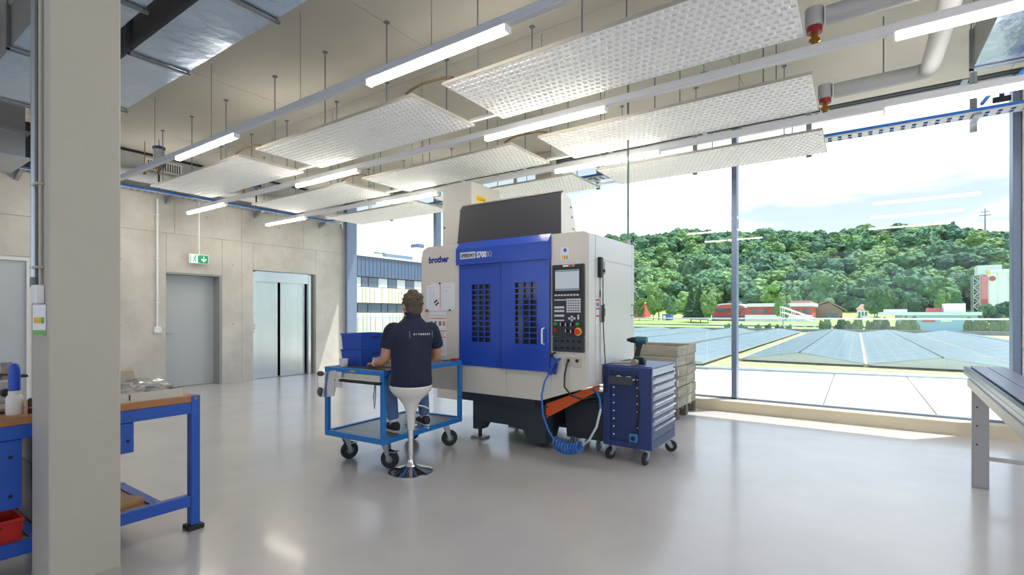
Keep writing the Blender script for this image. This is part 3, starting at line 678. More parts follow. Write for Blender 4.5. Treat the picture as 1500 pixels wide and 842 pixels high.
# plinth, base, feet, chute
MB().prism([(-3.66, 0.505), (-3.62, 0.455), (-2.70, 0.445), (-2.66, 0.46), (-2.66, 0.54), (-3.66, 0.54)], 4.27, 5.3, 'y').build('drip_tray', mat('drip tray dark', (50, 56, 66), 0.45), mc)
MB().prism([(-3.60, 0.46), (-3.60, 0.10), (-3.50, 0.10), (-3.44, 0.20), (-3.10, 0.20), (-2.92, 0.17), (-2.86, 0.06), (-2.64, 0.06), (-2.64, 0.46)], 4.45, 4.60, 'y').build('base_frame', m_dark, mc)
MB().prism([(4.60, 0.44), (4.60, 0.08), (4.68, 0.08), (4.75, 0.2), (5.1, 0.2), (5.15, 0.08), (5.3, 0.08), (5.3, 0.44)], -2.70, -2.645, 'x').build('base_side', mat('base side black', (28, 30, 34), 0.5), mc)
MB().box(-3.60, -2.72, 5.15, 5.3, 0.08, 0.44).build('base_rear', m_dark, mc)
for x, y in ((-3.52, 4.48), (-2.68, 4.50), (-3.52, 5.22), (-2.68, 5.22)):
    ft = MB().box(x-0.085, x+0.085, y-0.07, y+0.07, 0.0, 0.022, 0.003).build('foot_plate', mat('foot plate steel', (150, 148, 146), 0.4, metal=0.5), mc)
    MB().cyl((x, y, 0.022), (x, y, 0.12), 0.022, 12).build('levelling_bolt', dark_metal, ft, True)
MB().loft([[(-2.60, 4.39, 0.345), (-2.60, 4.39, 0.49), (-2.60, 4.41, 0.49), (-2.60, 4.41, 0.345)], [(-2.06, 4.475, 0.66), (-2.06, 4.475, 0.715), (-2.06, 4.50, 0.715), (-2.06, 4.50, 0.66)]]).build('chute_plate', orange, mc)
bt = MB()
for p in ((-2.585, 0.37), (-2.585, 0.46)): bt.cyl((p[0], 4.39, p[1]), (p[0], 4.382, p[1]), 0.008, 8)
bt.build('bolt', dark_metal, mc)
# papers held on the front
def sheet(name, label, x0, x1, z0, z1, marks):
    t = thing(name, label, 'paper', ((x0+x1)/2, Yf, z0))
    MB().box(x0, x1, Yf-0.006, Yf-0.001, z0, z1).build('page', paper_m, t)
    for nm, m, a, b, c, d in marks: MB().box(a, b, Yf-0.0068, Yf-0.006, c, d).build(nm, m, t)
    return t
t = sheet('drawing_sheet', 'technical drawing sheet on the machine, left of the two', -4.083, -3.875, 1.44, 1.75, [('print_line', grey_print, -4.05, -3.96, 1.70, 1.703), ('print_line', grey_print, -4.05, -3.93, 1.62, 1.623), ('title_mark', orange_print, -4.075, -4.02, 1.738, 1.746), ('print_line', grey_print, -4.02, -4.017, 1.5, 1.69), ('print_line', grey_print, -3.97, -3.967, 1.5, 1.69)])
for x, z in ((-3.935, 1.545), (-3.915, 1.515)): MB().box(-0.028, 0.028, Yf-0.0075, Yf-0.006, -0.009, 0.009).build('drawn_part', black_print, t, local=False).matrix_local
for o in [c for c in t.children if c.name.startswith('drawn_part')]:
    pass
for (x, z), o in zip(((-3.935, 1.545), (-3.915, 1.515)), [c for c in t.children if c.name.startswith('drawn_part')]):
    o.location = (x, 0, z); o.rotation_euler = (0, math.radians(-35), 0)
sheet('drawing_sheet', 'pale printed sheet on the machine, right of the two', -3.868, -3.652, 1.44, 1.75, [('print_line', grey_print, -3.83, -3.70, 1.70, 1.703), ('print_line', grey_print, -3.83, -3.74, 1.66, 1.663), ('edge_marks', orange_print, -3.866, -3.860, 1.47, 1.73)])
t = sheet('instruction_sheet', 'long instruction sheet with orange bands on the machine front', -4.03, -3.775, 0.93, 1.425, [('orange_band', orange_print, -4.025, -3.78, 1.345, 1.357), ('orange_band', orange_print, -4.025, -3.78, 1.205, 1.217), ('orange_band', orange_print, -4.025, -3.78, 1.135, 1.147)] + [('print_line', grey_print, -4.015, -3.80, z, z+0.004) for z in (1.39, 1.375, 1.19, 1.175, 1.16, 1.11, 1.09, 1.04, 1.02, 0.99, 0.97)])
for q, x in enumerate((-4.0, -3.94, -3.87, -3.81)): MB().box(x-0.018, x+0.018, Yf-0.0068, Yf-0.006, 1.27, 1.32).build('picture', [grey_pl, grey_pl, grey_pl, orange_print][q], t)
for x, z, m, lab in ((-4.07, 1.44, red_pl, 'round red magnet at the corner of the left drawing'), (-3.72, 1.445, black_pl, 'round black magnet at the foot of the right sheet'), (-3.87, 1.745, black_pl, 'round black magnet between the tops of the two sheets')):
    tag(MB().cyl((x, Yf-0.006, z), (x, Yf-0.018, z), 0.016 if m is red_pl else 0.010, 14).build('magnet', m, None, True), lab, 'magnet')
t = thing('sticker', 'small sticker with blue globe and three yellow figures above the control screen', 'sticker', (-2.28, Yf, 1.9))
MB().box(-2.325, -2.235, Yf-0.0065, Yf-0.004, 1.905, 2.03).build('backing', paper_m, t)
MB().cyl((-2.275, Yf-0.0065, 2.005), (-2.275, Yf-0.0075, 2.005), 0.018, 14).build('globe', mat('globe blue', (40, 110, 190), 0.5), t)
for q in range(3): MB().cyl((-2.303+q*0.024, Yf-0.0065, 1.925), (-2.303+q*0.024, Yf-0.0075, 1.925), 0.008, 10).box(-2.311+q*0.024, -2.295+q*0.024, Yf-0.0075, Yf-0.0065, 1.925, 1.955).build('figure', [yellow_m, orange_print, green_print][q], t)
# spray gun + spiral air hose
t = thing('air_gun', 'blue air gun hanging beside the machine sockets', 'air gun', (-2.38, 4.13, 0.82))
MB().prism([(-2.44, 0.83), (-2.41, 0.82), (-2.36, 0.93), (-2.305, 0.975), (-2.315, 0.985), (-2.36, 0.975), (-2.395, 0.99), (-2.41, 0.96), (-2.40, 0.92)], Yf-0.055, Yf-0.025, 'y').build('body', mat('gun blue', (36, 78, 180), 0.4), t)
MB().prism([(-2.385, 0.83), (-2.36, 0.825), (-2.335, 0.93), (-2.35, 0.94)], Yf-0.048, Yf-0.032, 'y').build('trigger', valve_blue, t)
MB().cyl((-2.40, Yf-0.04, 0.97), (-2.40, Yf-0.04, 1.02), 0.014, 10).cyl((-2.40, Yf-0.04, 1.02), (-2.35, Yf-0.06, 1.035), 0.009, 8).build('nozzle', dark_metal, t, True)
MB().box(-2.405, -2.385, Yf-0.03, Yf-0.004, 0.94, 0.99).build('hook', grey_pl, t)
t = thing('air_hose', 'blue spiral air hose looping down from the air gun', 'hose', (-2.35, 4.15, 0.1))
hose = mat('hose blue', (46, 112, 196), 0.4); braid = mat('braided hose', (190, 196, 200), 0.5)
MB().tube([(-2.43, 4.16, 0.83), (-2.47, 4.14, 0.75), (-2.49, 4.12, 0.62), (-2.47, 4.11, 0.44), (-2.41, 4.11, 0.30), (-2.36, 4.11, 0.235), (-2.33, 4.11, 0.20)], 0.009, 8).build('feed_tube', hose, t, True)
co = []
NT = 9
for k in range(0, NT*12+1):
    a = k/12*2*PI; u = k/(NT*12); x = -2.34+0.27*u; sag = 0.045*math.sin(PI*u)
    co.append((x+0.006*math.cos(a), 4.11+0.05*math.cos(a), 0.20-sag+0.05*math.sin(a)))
MB().tube(co, 0.0075, 6).build('coil', hose, t, True)
MB().tube([(-2.07, 4.15, 0.20), (-2.0, 4.13, 0.25), (-1.94, 4.17, 0.38), (-1.95, 4.28, 0.52)], 0.011, 8).build('braided_tube', braid, t, True)
MB().tube([(-1.95, 4.28, 0.52), (-1.98, 4.33, 0.60), (-2.03, 4.37, 0.66), (-2.08, 4.38, 0.68)], 0.011, 8).build('feed_tube', hose, t, True)
tag(MB().tube([(-2.235, 4.185, 0.965), (-2.24, 4.16, 0.93), (-2.255, 4.15, 0.83), (-2.26, 4.15, 0.72), (-2.2, 4.17, 0.64), (-2.12, 4.25, 0.60), (-2.06, 4.36, 0.62)], 0.008, 8).build('plug_cable', black_rub, None, True), 'black cable plugged into the machine socket', 'cable')
# pendant handset with coiled cord
t = thing('handset', 'black handset with grey knob hanging on the machine side', 'handset', (Xr, 4.45, 1.75))
MB().box(Xr+0.012, Xr+0.05, 4.40, 4.455, 1.75, 1.945, 0.006).build('holder', black_pl, t)
MB().cyl((Xr+0.035, 4.475, 1.78), (Xr+0.035, 4.475, 1.905), 0.022, 14).build('body', mat('handset grey', (180, 184, 188), 0.4), t, True)
MB().cyl((Xr+0.035, 4.475, 1.80), (Xr+0.035, 4.475, 1.83), 0.024, 14).build('ring', black_pl, t, True)
pts = [(Xr+0.035, 4.475, 1.78), (Xr+0.035, 4.475, 1.50)]
for k in range(10*8):
    a = k/8*2*PI; z = 1.49-k/80*0.17; pts.append((Xr+0.035+0.014*math.cos(a), 4.475+0.014*math.sin(a), z))
pts += [(Xr+0.037, 4.478, 1.30), (Xr+0.06, 4.475, 0.9), (Xr+0.05, 4.47, 0.66), (Xr-0.0, 4.44, 0.60)]
MB().tube(pts, 0.005, 6).build('cord', black_rub, t, True)
tag(MB().box(Xr+0.014, Xr+0.024, 4.44, 4.452, 1.56, 1.63, 0.003).build('magnet_clip', black_pl), 'small black clip on the machine side beside the coiled cord', 'clip')
# supply line dropping to the machine
t = thing('supply_line', 'thin green supply line dropping from the ceiling to the machine', 'supply line', (-2.25, 5.28, 2.17))
MB().cyl((-2.09, 5.31, 2.17), (-2.09, 5.31, CE), 0.011, 10).build('tube', mat('line green', (86, 112, 92), 0.3), t, True)
MB().cyl((-2.09, 5.31, 2.17), (-2.09, 5.31, 2.22), 0.025, 12).build('fitting', steel, t, True)

# dark chip bin on castors next to the base
t = thing('chip_bin', 'dark grey chip bin on castors under the machine side', 'bin', (-2.35, 4.95, 0))
MB().prism([(-2.55, 0.10), (-2.14, 0.10), (-2.10, 0.49), (-2.58, 0.49)], 4.74, 5.2, 'y').build('tub', mat('bin dark', (52, 58, 66), 0.5), t)
MB().box(-2.60, -2.08, 4.72, 5.22, 0.49, 0.53, 0.01).build('rim', mat('bin rim', (40, 44, 50), 0.5), t)
for x in (-2.5, -2.2):
    for y in (4.79, 5.14):
        c = MB().cyl((x-0.015, y, 0.045), (x+0.015, y, 0.045), 0.045, 14).build('castor_wheel', grey_pl, t, True)
        MB().box(x-0.02, x+0.02, y-0.02, y+0.02, 0.085, 0.10).box(x-0.024, x-0.019, y-0.012, y+0.012, 0.04, 0.09).box(x+0.019, x+0.024, y-0.012, y+0.012, 0.04, 0.09).build('fork', steel, c)

# ================================================================== tool cabinet
def castor(parent, x, y, r, wdt, ang, name='castor', ztop=0.14, brake=False, local=False):
    """swivel castor: fork with wheel"""
    M = Matrix.Translation((x, y, 0)) @ Matrix.Rotation(ang, 4, 'Z')
    f = MB(); f.box(-0.045, 0.045, -0.04, 0.04, ztop-0.008, ztop, M=M)
    f.cyl(M @ Vector((0, 0, ztop-0.008)), M @ Vector((0, 0, ztop-0.03)), 0.03, 12)
    for s in (-1, 1):
        yy = s*(wdt/2+0.006)
        f.loft([[M @ Vector(p) for p in ((-0.03, yy-0.003, ztop-0.028), (0.035, yy-0.003, ztop-0.028), (0.05, yy-0.003, r-0.012), (0.03, yy-0.003, r-0.016))], [M @ Vector(p) for p in ((-0.03, yy+0.003, ztop-0.028), (0.035, yy+0.003, ztop-0.028), (0.05, yy+0.003, r-0.012), (0.03, yy+0.003, r-0.016))]])
    if brake: f.box(0.03, 0.11, -wdt/2-0.01, wdt/2+0.01, r*1.75, r*1.75+0.008, M=M)
    o = f.build(name, steel, parent)
    wc = M @ Vector((0.04, 0, r)); ax = (M.to_3x3() @ Vector((0, 1, 0)))
    rot = ax.to_track_quat('Z', 'Y').to_matrix().to_4x4()
    wv = MB(); wv.lathe([(r*0.55, -wdt/2), (r*0.93, -wdt/2), (r, -wdt/2*0.5), (r, wdt/2*0.5), (r*0.93, wdt/2), (r*0.55, wdt/2)], n=22)
    wv.bm.transform(Matrix.Translation(wc) @ rot); wv.build('wheel', black_rub, o, True)
    hv = MB(); hv.lathe([(0.01, -wdt/2-0.004), (r*0.3, -wdt/2-0.004), (r*0.56, -wdt/2+0.006), (r*0.56, wdt/2-0.006), (r*0.3, wdt/2+0.004), (0.01, wdt/2+0.004)], n=16)
    hv.bm.transform(Matrix.Translation(wc) @ rot); hv.build('hub', grey_pl, o, True)
    return o
tc_ = thing('tool_cabinet', 'blue mobile tool cabinet with seven silver drawers beside the machine', 'tool cabinet', (-1.8, 4.9, 0))
cx0, cx1, cy0, cy1, cz0, cz1 = -2.025, -1.545, 4.50, 5.21, 0.145, 0.895
b = MB(); b.box(cx0, cx0+0.075, cy0, cy0+0.02, cz0, cz1); b.box(cx1-0.125, cx1, cy0, cy0+0.02, cz0, cz1); b.box(cx0+0.075, cx1-0.125, cy0, cy0+0.02, cz0, cz0+0.05); b.box(cx0+0.075, cx1-0.125, cy0, cy0+0.02, cz1-0.03, cz1)
b.box(cx0, cx0+0.02, cy0+0.02, cy1, cz0, cz1); b.box(cx0+0.02, cx1-0.02, cy1-0.02, cy1, cz0, cz1); b.box(cx0+0.02, cx1-0.03, cy0+0.03, cy1-0.02, cz0, cz0+0.03)
b.box(cx1-0.03, cx1, cy0+0.02, cy0+0.045, cz0, cz1); b.box(cx1-0.03, cx1, cy1-0.03, cy1, cz0, cz1); b.box(cx1-0.03, cx1, cy0+0.045, cy1-0.03, cz0, cz0+0.085)
b.build('carcass', tool_blue, tc_)
pb = MB().box(cx0+0.075, cx1-0.125, cy0+0.016, cy0+0.030, cz0+0.05, cz1-0.03).build('side_panel', mat('cabinet panel blue', (32, 52, 102), 0.4), tc_)
hl = MB()
for q in range(8):
    z = cz0+0.10+q*0.075
    hl.box(cx0+0.095, cx0+0.112, cy0+0.013, cy0+0.016, z, z+0.012); hl.box(cx1-0.148, cx1-0.135, cy0+0.013, cy0+0.016, z+0.01, z+0.022)
hl.build('slot_holes', paper_m, pb)
MB().box(cx0-0.004, cx1+0.004, cy0-0.004, cy1+0.004, cz1, cz1+0.012, 0.004).build('top_mat', mat('cabinet top', (74, 92, 150), 0.35), tc_)
MB().box(cx0, cx1, cy0, cy0+0.012, cz1+0.012, cz1+0.02).box(cx0, cx0+0.012, cy0+0.012, cy1, cz1+0.012, cz1+0.02).build('top_lip', tool_blue, tc_)
hd = MB().box(cx1-0.01, cx1+0.006, cy0+0.01, cy1-0.01, 0.825, 0.893, 0.003).build('top_rail', drawer_m, tc_)
MB().cyl((cx1+0.006, cy1-0.05, 0.86), (cx1+0.012, cy1-0.05, 0.86), 0.011, 12).build('lock', dark_metal, hd, True)
zz = 0.818
for q, h in enumerate((0.078, 0.078, 0.078, 0.078, 0.078, 0.078, 0.125)):
    d = MB().box(cx1-0.02, cx1+0.0, cy0+0.045, cy1-0.03, zz-h+0.006, zz-0.006, 0.002).build('drawer', drawer_m if q < 6 else mat('big drawer', (60, 74, 116), 0.35), tc_)
    MB().prism([(cx1, zz-0.008), (cx1+0.018, zz-0.014), (cx1+0.020, zz-0.026), (cx1+0.012, zz-0.028), (cx1, zz-0.020)], cy0+0.045, cy1-0.03, 'y').build('handle_bar', mat('drawer bar', (190, 198, 214), 0.25, metal=0.5), d)
    MB().box(cx1-0.012, cx1+0.001, cy0+0.045, cy1-0.03, zz-h, zz-h+0.006).build('gap', dark_metal, d)
    zz -= h
for x, y, a in ((cx0+0.07, cy0+0.08, -1.9), (cx1-0.07, cy0+0.07, -1.6), (cx1-0.05, cy1-0.10, 0.5), (cx0+0.07, cy1-0.08, 0.6)):
    castor(tc_, x, y, 0.058, 0.032, a)
bx = MB(); bx.box(-1.93, -1.70, cy0-0.09, cy0-0.088, 0.745, 0.82); bx.box(-1.93, -1.70, cy0-0.002, cy0, 0.745, 0.82); bx.box(-1.93, -1.928, cy0-0.088, cy0-0.002, 0.745, 0.82); bx.box(-1.702, -1.70, cy0-0.088, cy0-0.002, 0.745, 0.82); bx.box(-1.93, -1.70, cy0-0.088, cy0, 0.742, 0.747)
t = thing('hanging_tray', 'dark grey open tray hung on the tool cabinet side', 'tray', (-1.82, cy0, 0.74))
bx.build('tray', mat('tray grey', (64, 66, 74), 0.5), t)
for q, (x, ang) in enumerate(((-1.87, 0.5), (-1.77, 0.3))):
    o = MB().prism([(-0.06, 0), (0.06, 0.0), (0.075, 0.03), (0.02, 0.055), (-0.03, 0.045)], cy0-0.075, cy0-0.02, 'y').build('wipe', sock)
    tag(o, ['crumpled pale wipe at the left of the hanging tray', 'crumpled pale wipe at the right of the hanging tray'][q], 'wipe'); o.location = (x, 0, 0.765); o.rotation_euler = (0, 0.1-ang*0.4, 0)
t = thing('power_socket', 'small blue socket with black cable on the tool cabinet side', 'socket', (-1.71, cy0, 0.2))
MB().box(-1.752, -1.672, cy0-0.03, cy0, 0.205, 0.285, 0.004).build('frame', mat('socket blue', (60, 130, 196), 0.4), t)
MB().cyl((-1.712, cy0-0.03, 0.245), (-1.712, cy0-0.036, 0.245), 0.022, 14).build('insert', dark_metal, t, True)
MB().tube([(-1.69, cy0-0.015, 0.285), (-1.69, cy0-0.012, 0.36), (-1.668, cy0-0.01, 0.46), (-1.665, cy0-0.008, 0.60), (-1.672, cy0-0.0, 0.68)], 0.008, 8).build('cable', black_rub, t, True)
# drill, hammer
t = thing('cordless_drill', 'teal and black cordless drill standing on the tool cabinet', 'drill', (-1.79, 4.80, cz1+0.012), 0)
ztop = cz1+0.012
teal = mat('drill teal', (30, 96, 108), 0.4)
MB().box(-1.835, -1.715, 4.765, 4.845, ztop, ztop+0.055, 0.01, 2).build('battery', black_pl, t)
MB().box(-1.825, -1.725, 4.77, 4.84, ztop+0.055, ztop+0.075, 0.008).build('foot', teal, t)
MB().loft([[(-1.80+0.03*math.cos(a), 4.805+0.022*math.sin(a), ztop+0.07) for a in [k*PI/6 for k in range(12)]], [(-1.785+0.026*math.cos(a), 4.805+0.02*math.sin(a), ztop+0.14) for a in [k*PI/6 for k in range(12)]], [(-1.765+0.03*math.cos(a), 4.805+0.022*math.sin(a), ztop+0.21) for a in [k*PI/6 for k in range(12)]]]).build('grip', black_rub, t, True)
MB().cyl((-1.70, 4.805, ztop+0.235), (-1.80, 4.805, ztop+0.235), 0.036, 18, 0.038).build('motor_housing', teal, t, True)
MB().cyl((-1.80, 4.805, ztop+0.235), (-1.865, 4.805, ztop+0.235), 0.034, 18, 0.026).build('gear_head', black_pl, t, True)
MB().cyl((-1.865, 4.805, ztop+0.235), (-1.90, 4.805, ztop+0.235), 0.022, 14, 0.014).build('chuck', dark_metal, t, True)
MB().box(-1.812, -1.797, 4.797, 4.813, ztop+0.165, ztop+0.2).build('trigger', black_pl, t)
t = thing('mallet', 'mallet with pale handle lying on the tool cabinet', 'mallet', (-1.85, 4.62, ztop))
MB().cyl((-1.955, 4.585, ztop+0.022), (-1.76, 4.60, ztop+0.03), 0.012, 10, 0.015).build('handle', mat('pale wood', (198, 186, 168), 0.6), t, True)
MB().cyl((-1.745, 4.56, ztop+0.03), (-1.755, 4.655, ztop+0.03), 0.030, 16).build('head', mat('mallet head', (150, 132, 112), 0.5), t, True)

# ================================================================== stack of pallet collars
t = thing('pallet', 'weathered pallet under the stack of grey boards', 'pallet', (-2.4, 7.0, 0))
px0, px1, py0, py1 = -2.95, -1.95, 6.66, 7.60
for x in (px0, (px0+px1)/2-0.05, px1-0.1):
    for y in (py0, (py0+py1)/2-0.06, py1-0.12): MB().box(x, x+0.1, y, y+0.12, 0.0, 0.12).build('block', pallet_dk, t)
for k in range(5): MB().box(px0, px1, py0+k*0.205, py0+k*0.205+0.12, 0.12, 0.14).build('deck_board', pallet_dk, t)
for k in range(6):
    z0 = 0.14+k*0.139; z1 = z0+0.137; j = [0, .008, -.006, .004, -.008, .006][k]
    t = thing('pallet_collar', 'weathered wooden pallet collar, %s of the stack behind the tool cabinet' % ['lowest', 'second from the floor', 'third from the floor', 'fourth from the floor', 'fifth from the floor', 'topmost'][k], 'pallet collar', (-2.45, 7.1, z0), 0, 'stacked pallet collars')
    for y in (py0, py1-0.025): MB().box(px0+j, px1+j, y, y+0.025, z0, z1, 0.011).build('board', old_wood, t)
    for x in (px0+j, px1+j-0.025):
        MB().box(x, x+0.025, py0+0.026, (py0+py1)/2-0.002, z0, z1, 0.011).build('board', old_wood, t); MB().box(x, x+0.025, (py0+py1)/2+0.002, py1-0.026, z0, z1, 0.011).build('board', old_wood, t)
    for x in (px0+j-0.003, px1+j-0.0): MB().box(x, x+0.004, py0+0.02, py0+0.06, z0+0.03, z1-0.03).build('hinge', steel, t)
#@@PART3
# ================================================================== blue trolley
CA = math.radians(4.0); CO = Vector((-3.425, 2.985, 0))      # near corner of the trolley
CL, CW, CZ = 1.17, 0.77, 0.90                                # length along local y, width along local -x
CM = Matrix.Translation(CO) @ Matrix.Rotation(CA, 4, 'Z')
def cw(x, y, z): return CM @ Vector((x, y, z))
ct = thing('trolley', 'bright blue two tier trolley on grey castors that the man works at', 'trolley', tuple(cw(-CW/2, CL/2, 0)), CA)
def cb(name, m, *boxes, bev=0.004, par=None):
    return [MB().box(*q, bev, 1, M=CM).build(name, m, par or ct) for q in boxes][-1]
T = 0.042
cb('top_frame', cart_blue, (-CW, 0, 0, T, CZ-0.045, CZ), (-CW, 0, CL-T, CL, CZ-0.045, CZ), (-CW, -CW+T, T, CL-T, CZ-0.045, CZ), (-T, 0, T, CL-T, CZ-0.045, CZ))
cb('table_top', mat('dark brown top', (92, 78, 70), 0.5), (-CW+T-0.003, -T+0.003, T-0.003, CL-T+0.003, CZ-0.02, CZ-0.002))
cb('shelf_frame', cart_blue, (-CW, 0, 0, T, 0.245, 0.295), (-CW, 0, CL-T, CL, 0.245, 0.295), (-CW, -CW+T, T, CL-T, 0.245, 0.295), (-T, 0, T, CL-T, 0.245, 0.295))
cb('shelf', mat('shelf grey', (122, 128, 138), 0.35, var=0.15, vscale=6), (-CW+T-0.003, -T+0.003, T-0.003, CL-T+0.003, 0.27, 0.283))
for x, y in ((-T, 0), (-CW, 0), (-T, CL-T), (-CW, CL-T)):
    cb('leg', cart_blue, (x, x+T, y, y+T, 0.295, CZ-0.045))
dr = cb('drawer', mat('drawer cream', (238, 230, 212), 0.4), (-CW+0.06, -0.05, 0.006, 0.4, CZ-0.095, CZ-0.046))
cb('drawer_handle', black_pl, (-CW+0.18, -0.02, -0.035, 0.006, CZ-0.125, CZ-0.10), par=dr)
cb('label', yellow_m, (-CW*0.5-0.03, -CW*0.5+0.03, -0.0015, 0.0, CZ-0.03, CZ-0.018), par=None)
for x, y, a in ((-0.10, 0.13, 0.35), (-CW+0.14, 0.13, 1.25), (-0.10, CL-0.16, 0.9), (-CW+0.14, CL-0.16, 0.6)):
    p = cw(x, y, 0); castor(ct, p.x, p.y, 0.085, 0.045, a+CA, ztop=0.245, brake=(y < 0.3))
# towel, ear defenders, cables
t = thing('towel', 'white towel with blue stripe hanging on the trolley end', 'towel', tuple(cw(-0.66, -0.02, 0.6)))
tw = MB(); rings = []
for k, z in enumerate((0.62, 0.68, 0.75, 0.82, 0.865)):
    rw = 0.085-0.004*k
    rings.append([cw(-0.655-0.01*(4-k)+dx_*rw, -0.03-0.012*math.sin(dx_*3+k)-off, z+0.012*dx_) for dx_, off in [(-1, 0), (-.5, .006), (0, 0), (.5, .008), (1, 0), (1, -.012), (.5, -.006), (0, -.014), (-.5, -.008), (-1, -.012)]])
tw.loft(rings).build('cloth', mat('towel cloth', (224, 222, 216), 0.95, bump=0.2, bscale=90), t, True)
sp_ = MB(); rings = []
for k, z in enumerate((0.62, 0.68, 0.75, 0.82, 0.865)):
    c0 = -0.655-0.01*(4-k); rings.append([cw(c0-0.03, -0.043-0.006*(k % 2), z), cw(c0-0.008, -0.043-0.006*(k % 2), z), cw(c0-0.008, -0.036, z), cw(c0-0.03, -0.036, z)])
sp_.loft(rings).build('stripe', mat('stripe blue', (96, 128, 190), 0.9), t)
MB().loft([[cw(-0.555+dx_*0.045, -0.03-o_, z) for dx_, o_ in ((-1, 0), (0, .01), (1, 0), (1, -.012), (0, -.006), (-1, -.012))] for z in (0.72, 0.80, 0.865)]).build('fold', mat('towel cloth', (224, 222, 216), 0.95), t, True)
t = thing('ear_defenders', 'dark ear defenders hanging at the left trolley corner', 'ear defenders', tuple(cw(-0.80, -0.03, 0.6)))
for z in (0.655, 0.83): 
    m = MB(); m.ball(cw(-0.815, -0.01, z), 0.046, 2, (1, 0.55, 1.05) if z < 0.7 else (1.0, 0.6, 0.6)); m.build('cup', mat('defender grey', (84, 84, 84), 0.4), t, True)
MB().tube([cw(-0.845, -0.01, 0.67), cw(-0.868, -0.01, 0.74), cw(-0.85, -0.01, 0.82)], 0.005, 6).build('band', white_metal, t, True)
tag(MB().tube([cw(-0.06, -0.04, 0.80), cw(-0.075, -0.045, 0.66), cw(-0.062, -0.045, 0.57), cw(-0.05, -0.045, 0.68), cw(-0.05, -0.04, 0.80)], 0.004, 6).build('cable_loop', black_rub, None, True), 'thin black cable loop hanging from the trolley drawer handle', 'cable')
# crates
def crate(name, label, cx, cy, z, lx, ly, h, m, ang, group, ribs=False):
    t = thing(name, label, 'crate', (cx, cy, z), ang, group)
    wl = 0.004
    def ring(s, zz): return [(-lx/2*s, -ly/2*s, zz), (lx/2*s, -ly/2*s, zz), (lx/2*s, ly/2*s, zz), (-lx/2*s, ly/2*s, zz)]
    b = MB(); s0 = 0.93
    b.loft([ring(s0, 0.0), ring(0.985, h-0.02)], False)
    b.loft([ring(s0-0.03, 0.006), ring(0.955, h-0.0)], False)
    r0 = [b.bm.verts.new(p) for p in ring(s0, 0)]; b.bm.faces.new(r0)
    r1 = [b.bm.verts.new(p) for p in ring(s0-0.03, 0.006)]; b.bm.faces.new(r1)
    b.build('shell', m, t, local=True)
    rm_ = MB(); o_ = ring(1.02, h); i_ = ring(0.95, h); o2 = ring(1.02, h-0.018); i2 = ring(0.95, h-0.018)
    for k in range(4):
        l = (k+1) % 4
        rm_.quad(o_[k], o_[l], i_[l], i_[k]).quad(o2[k], o2[l], i2[l], i2[k]).quad(o_[k], o_[l], o2[l], o2[k]).quad(i_[k], i_[l], i2[l], i2[k])
    rm_.build('rim', m, t, local=True)
    MB().box(lx/2*0.955, lx/2*0.99, -0.05, 0.05, h*0.68, h*0.78).build('handle_slot', mat('slot dark blue', (22, 44, 110), 0.6) if m is bin_blue else mat('slot dark red', (130, 24, 18), 0.6), t, local=True)
    if ribs:
        for x in (-0.4, -0.2, 0, 0.2, 0.4): MB().box(lx*x-0.004, lx*x+0.004, -ly/2-0.004, -ly/2+0.01, h*0.25, h*0.85).build('rib', m, t, local=True)
        for x in (-0.42, -0.14, 0.14, 0.42): MB().box(lx/2-0.012, lx/2+0.003, ly*x-0.004, ly*x+0.004, h*0.2, h*0.85).build('rib', m, t, local=True)
    return t
p = cw(-0.60, 0.36, 0)
crate('plastic_crate', 'blue plastic crate on the trolley, lower of the two stacked', p.x, p.y, CZ, 0.28, 0.38, 0.155, bin_blue, CA, 'blue crates on the trolley')
crate('plastic_crate', 'blue plastic crate on top of another at the trolley end', p.x, p.y, CZ+0.157, 0.28, 0.38, 0.155, bin_blue, CA, 'blue crates on the trolley')
p = cw(-0.58, 0.82, 0)
crate('plastic_crate', 'single low blue crate on the trolley behind the man', p.x, p.y, CZ, 0.30, 0.36, 0.17, bin_blue, CA, 'blue crates on the trolley')
p = cw(-0.60, 0.085, 0)
t = thing('mug', 'white mug standing on the trolley in front of the blue crates', 'mug', (p.x, p.y, CZ))
MB().lathe([(0.004, 0.0), (0.030, 0.0), (0.036, 0.01), (0.041, 0.075), (0.038, 0.075), (0.033, 0.012), (0.004, 0.008)], (0, 0, 0), 24).build('cup', mat('mug glaze', (236, 234, 228), 0.2), t, True, local=True)
MB().tube([(0.037, -0.012, 0.062), (0.062, -0.018, 0.058), (0.066, -0.02, 0.036), (0.037, -0.012, 0.02)], 0.006, 8).build('handle', mat('mug glaze', (236, 234, 228), 0.2), t, True, local=True)
p = cw(-0.30, 0.36, 0)
t = thing('cardboard_part_box', 'low beige cardboard box on the trolley in front of the man', 'box', (p.x, p.y, CZ), CA+0.2)
MB().box(-0.10, 0.10, -0.11, 0.11, 0.0, 0.085, 0.004).build('carton', mat('beige card', (200, 190, 172), 0.7, var=0.06), t, local=True)
MB().box(-0.101, 0.101, -0.02, 0.02, 0.0855, 0.087).build('tape', mat('tape tan', (178, 152, 110), 0.4), t, local=True)
MB().box(-0.10, 0.0, -0.111, -0.109, 0.05, 0.085).build('flap', mat('beige card', (200, 190, 172), 0.7), t, local=True)
p = cw(-0.04, 1.06, CZ)
t = thing('screwdriver', 'red handled screwdriver lying on the right end of the trolley', 'screwdriver', tuple(p))
MB().cyl(cw(-0.05, 1.04, CZ+0.016), cw(-0.03, 1.14, CZ+0.016), 0.014, 10, 0.012).build('handle', red_pl, t, True)
MB().cyl(cw(-0.07, 0.93, CZ+0.016), cw(-0.05, 1.04, CZ+0.016), 0.004, 8).build('blade', black_pl, t, True)

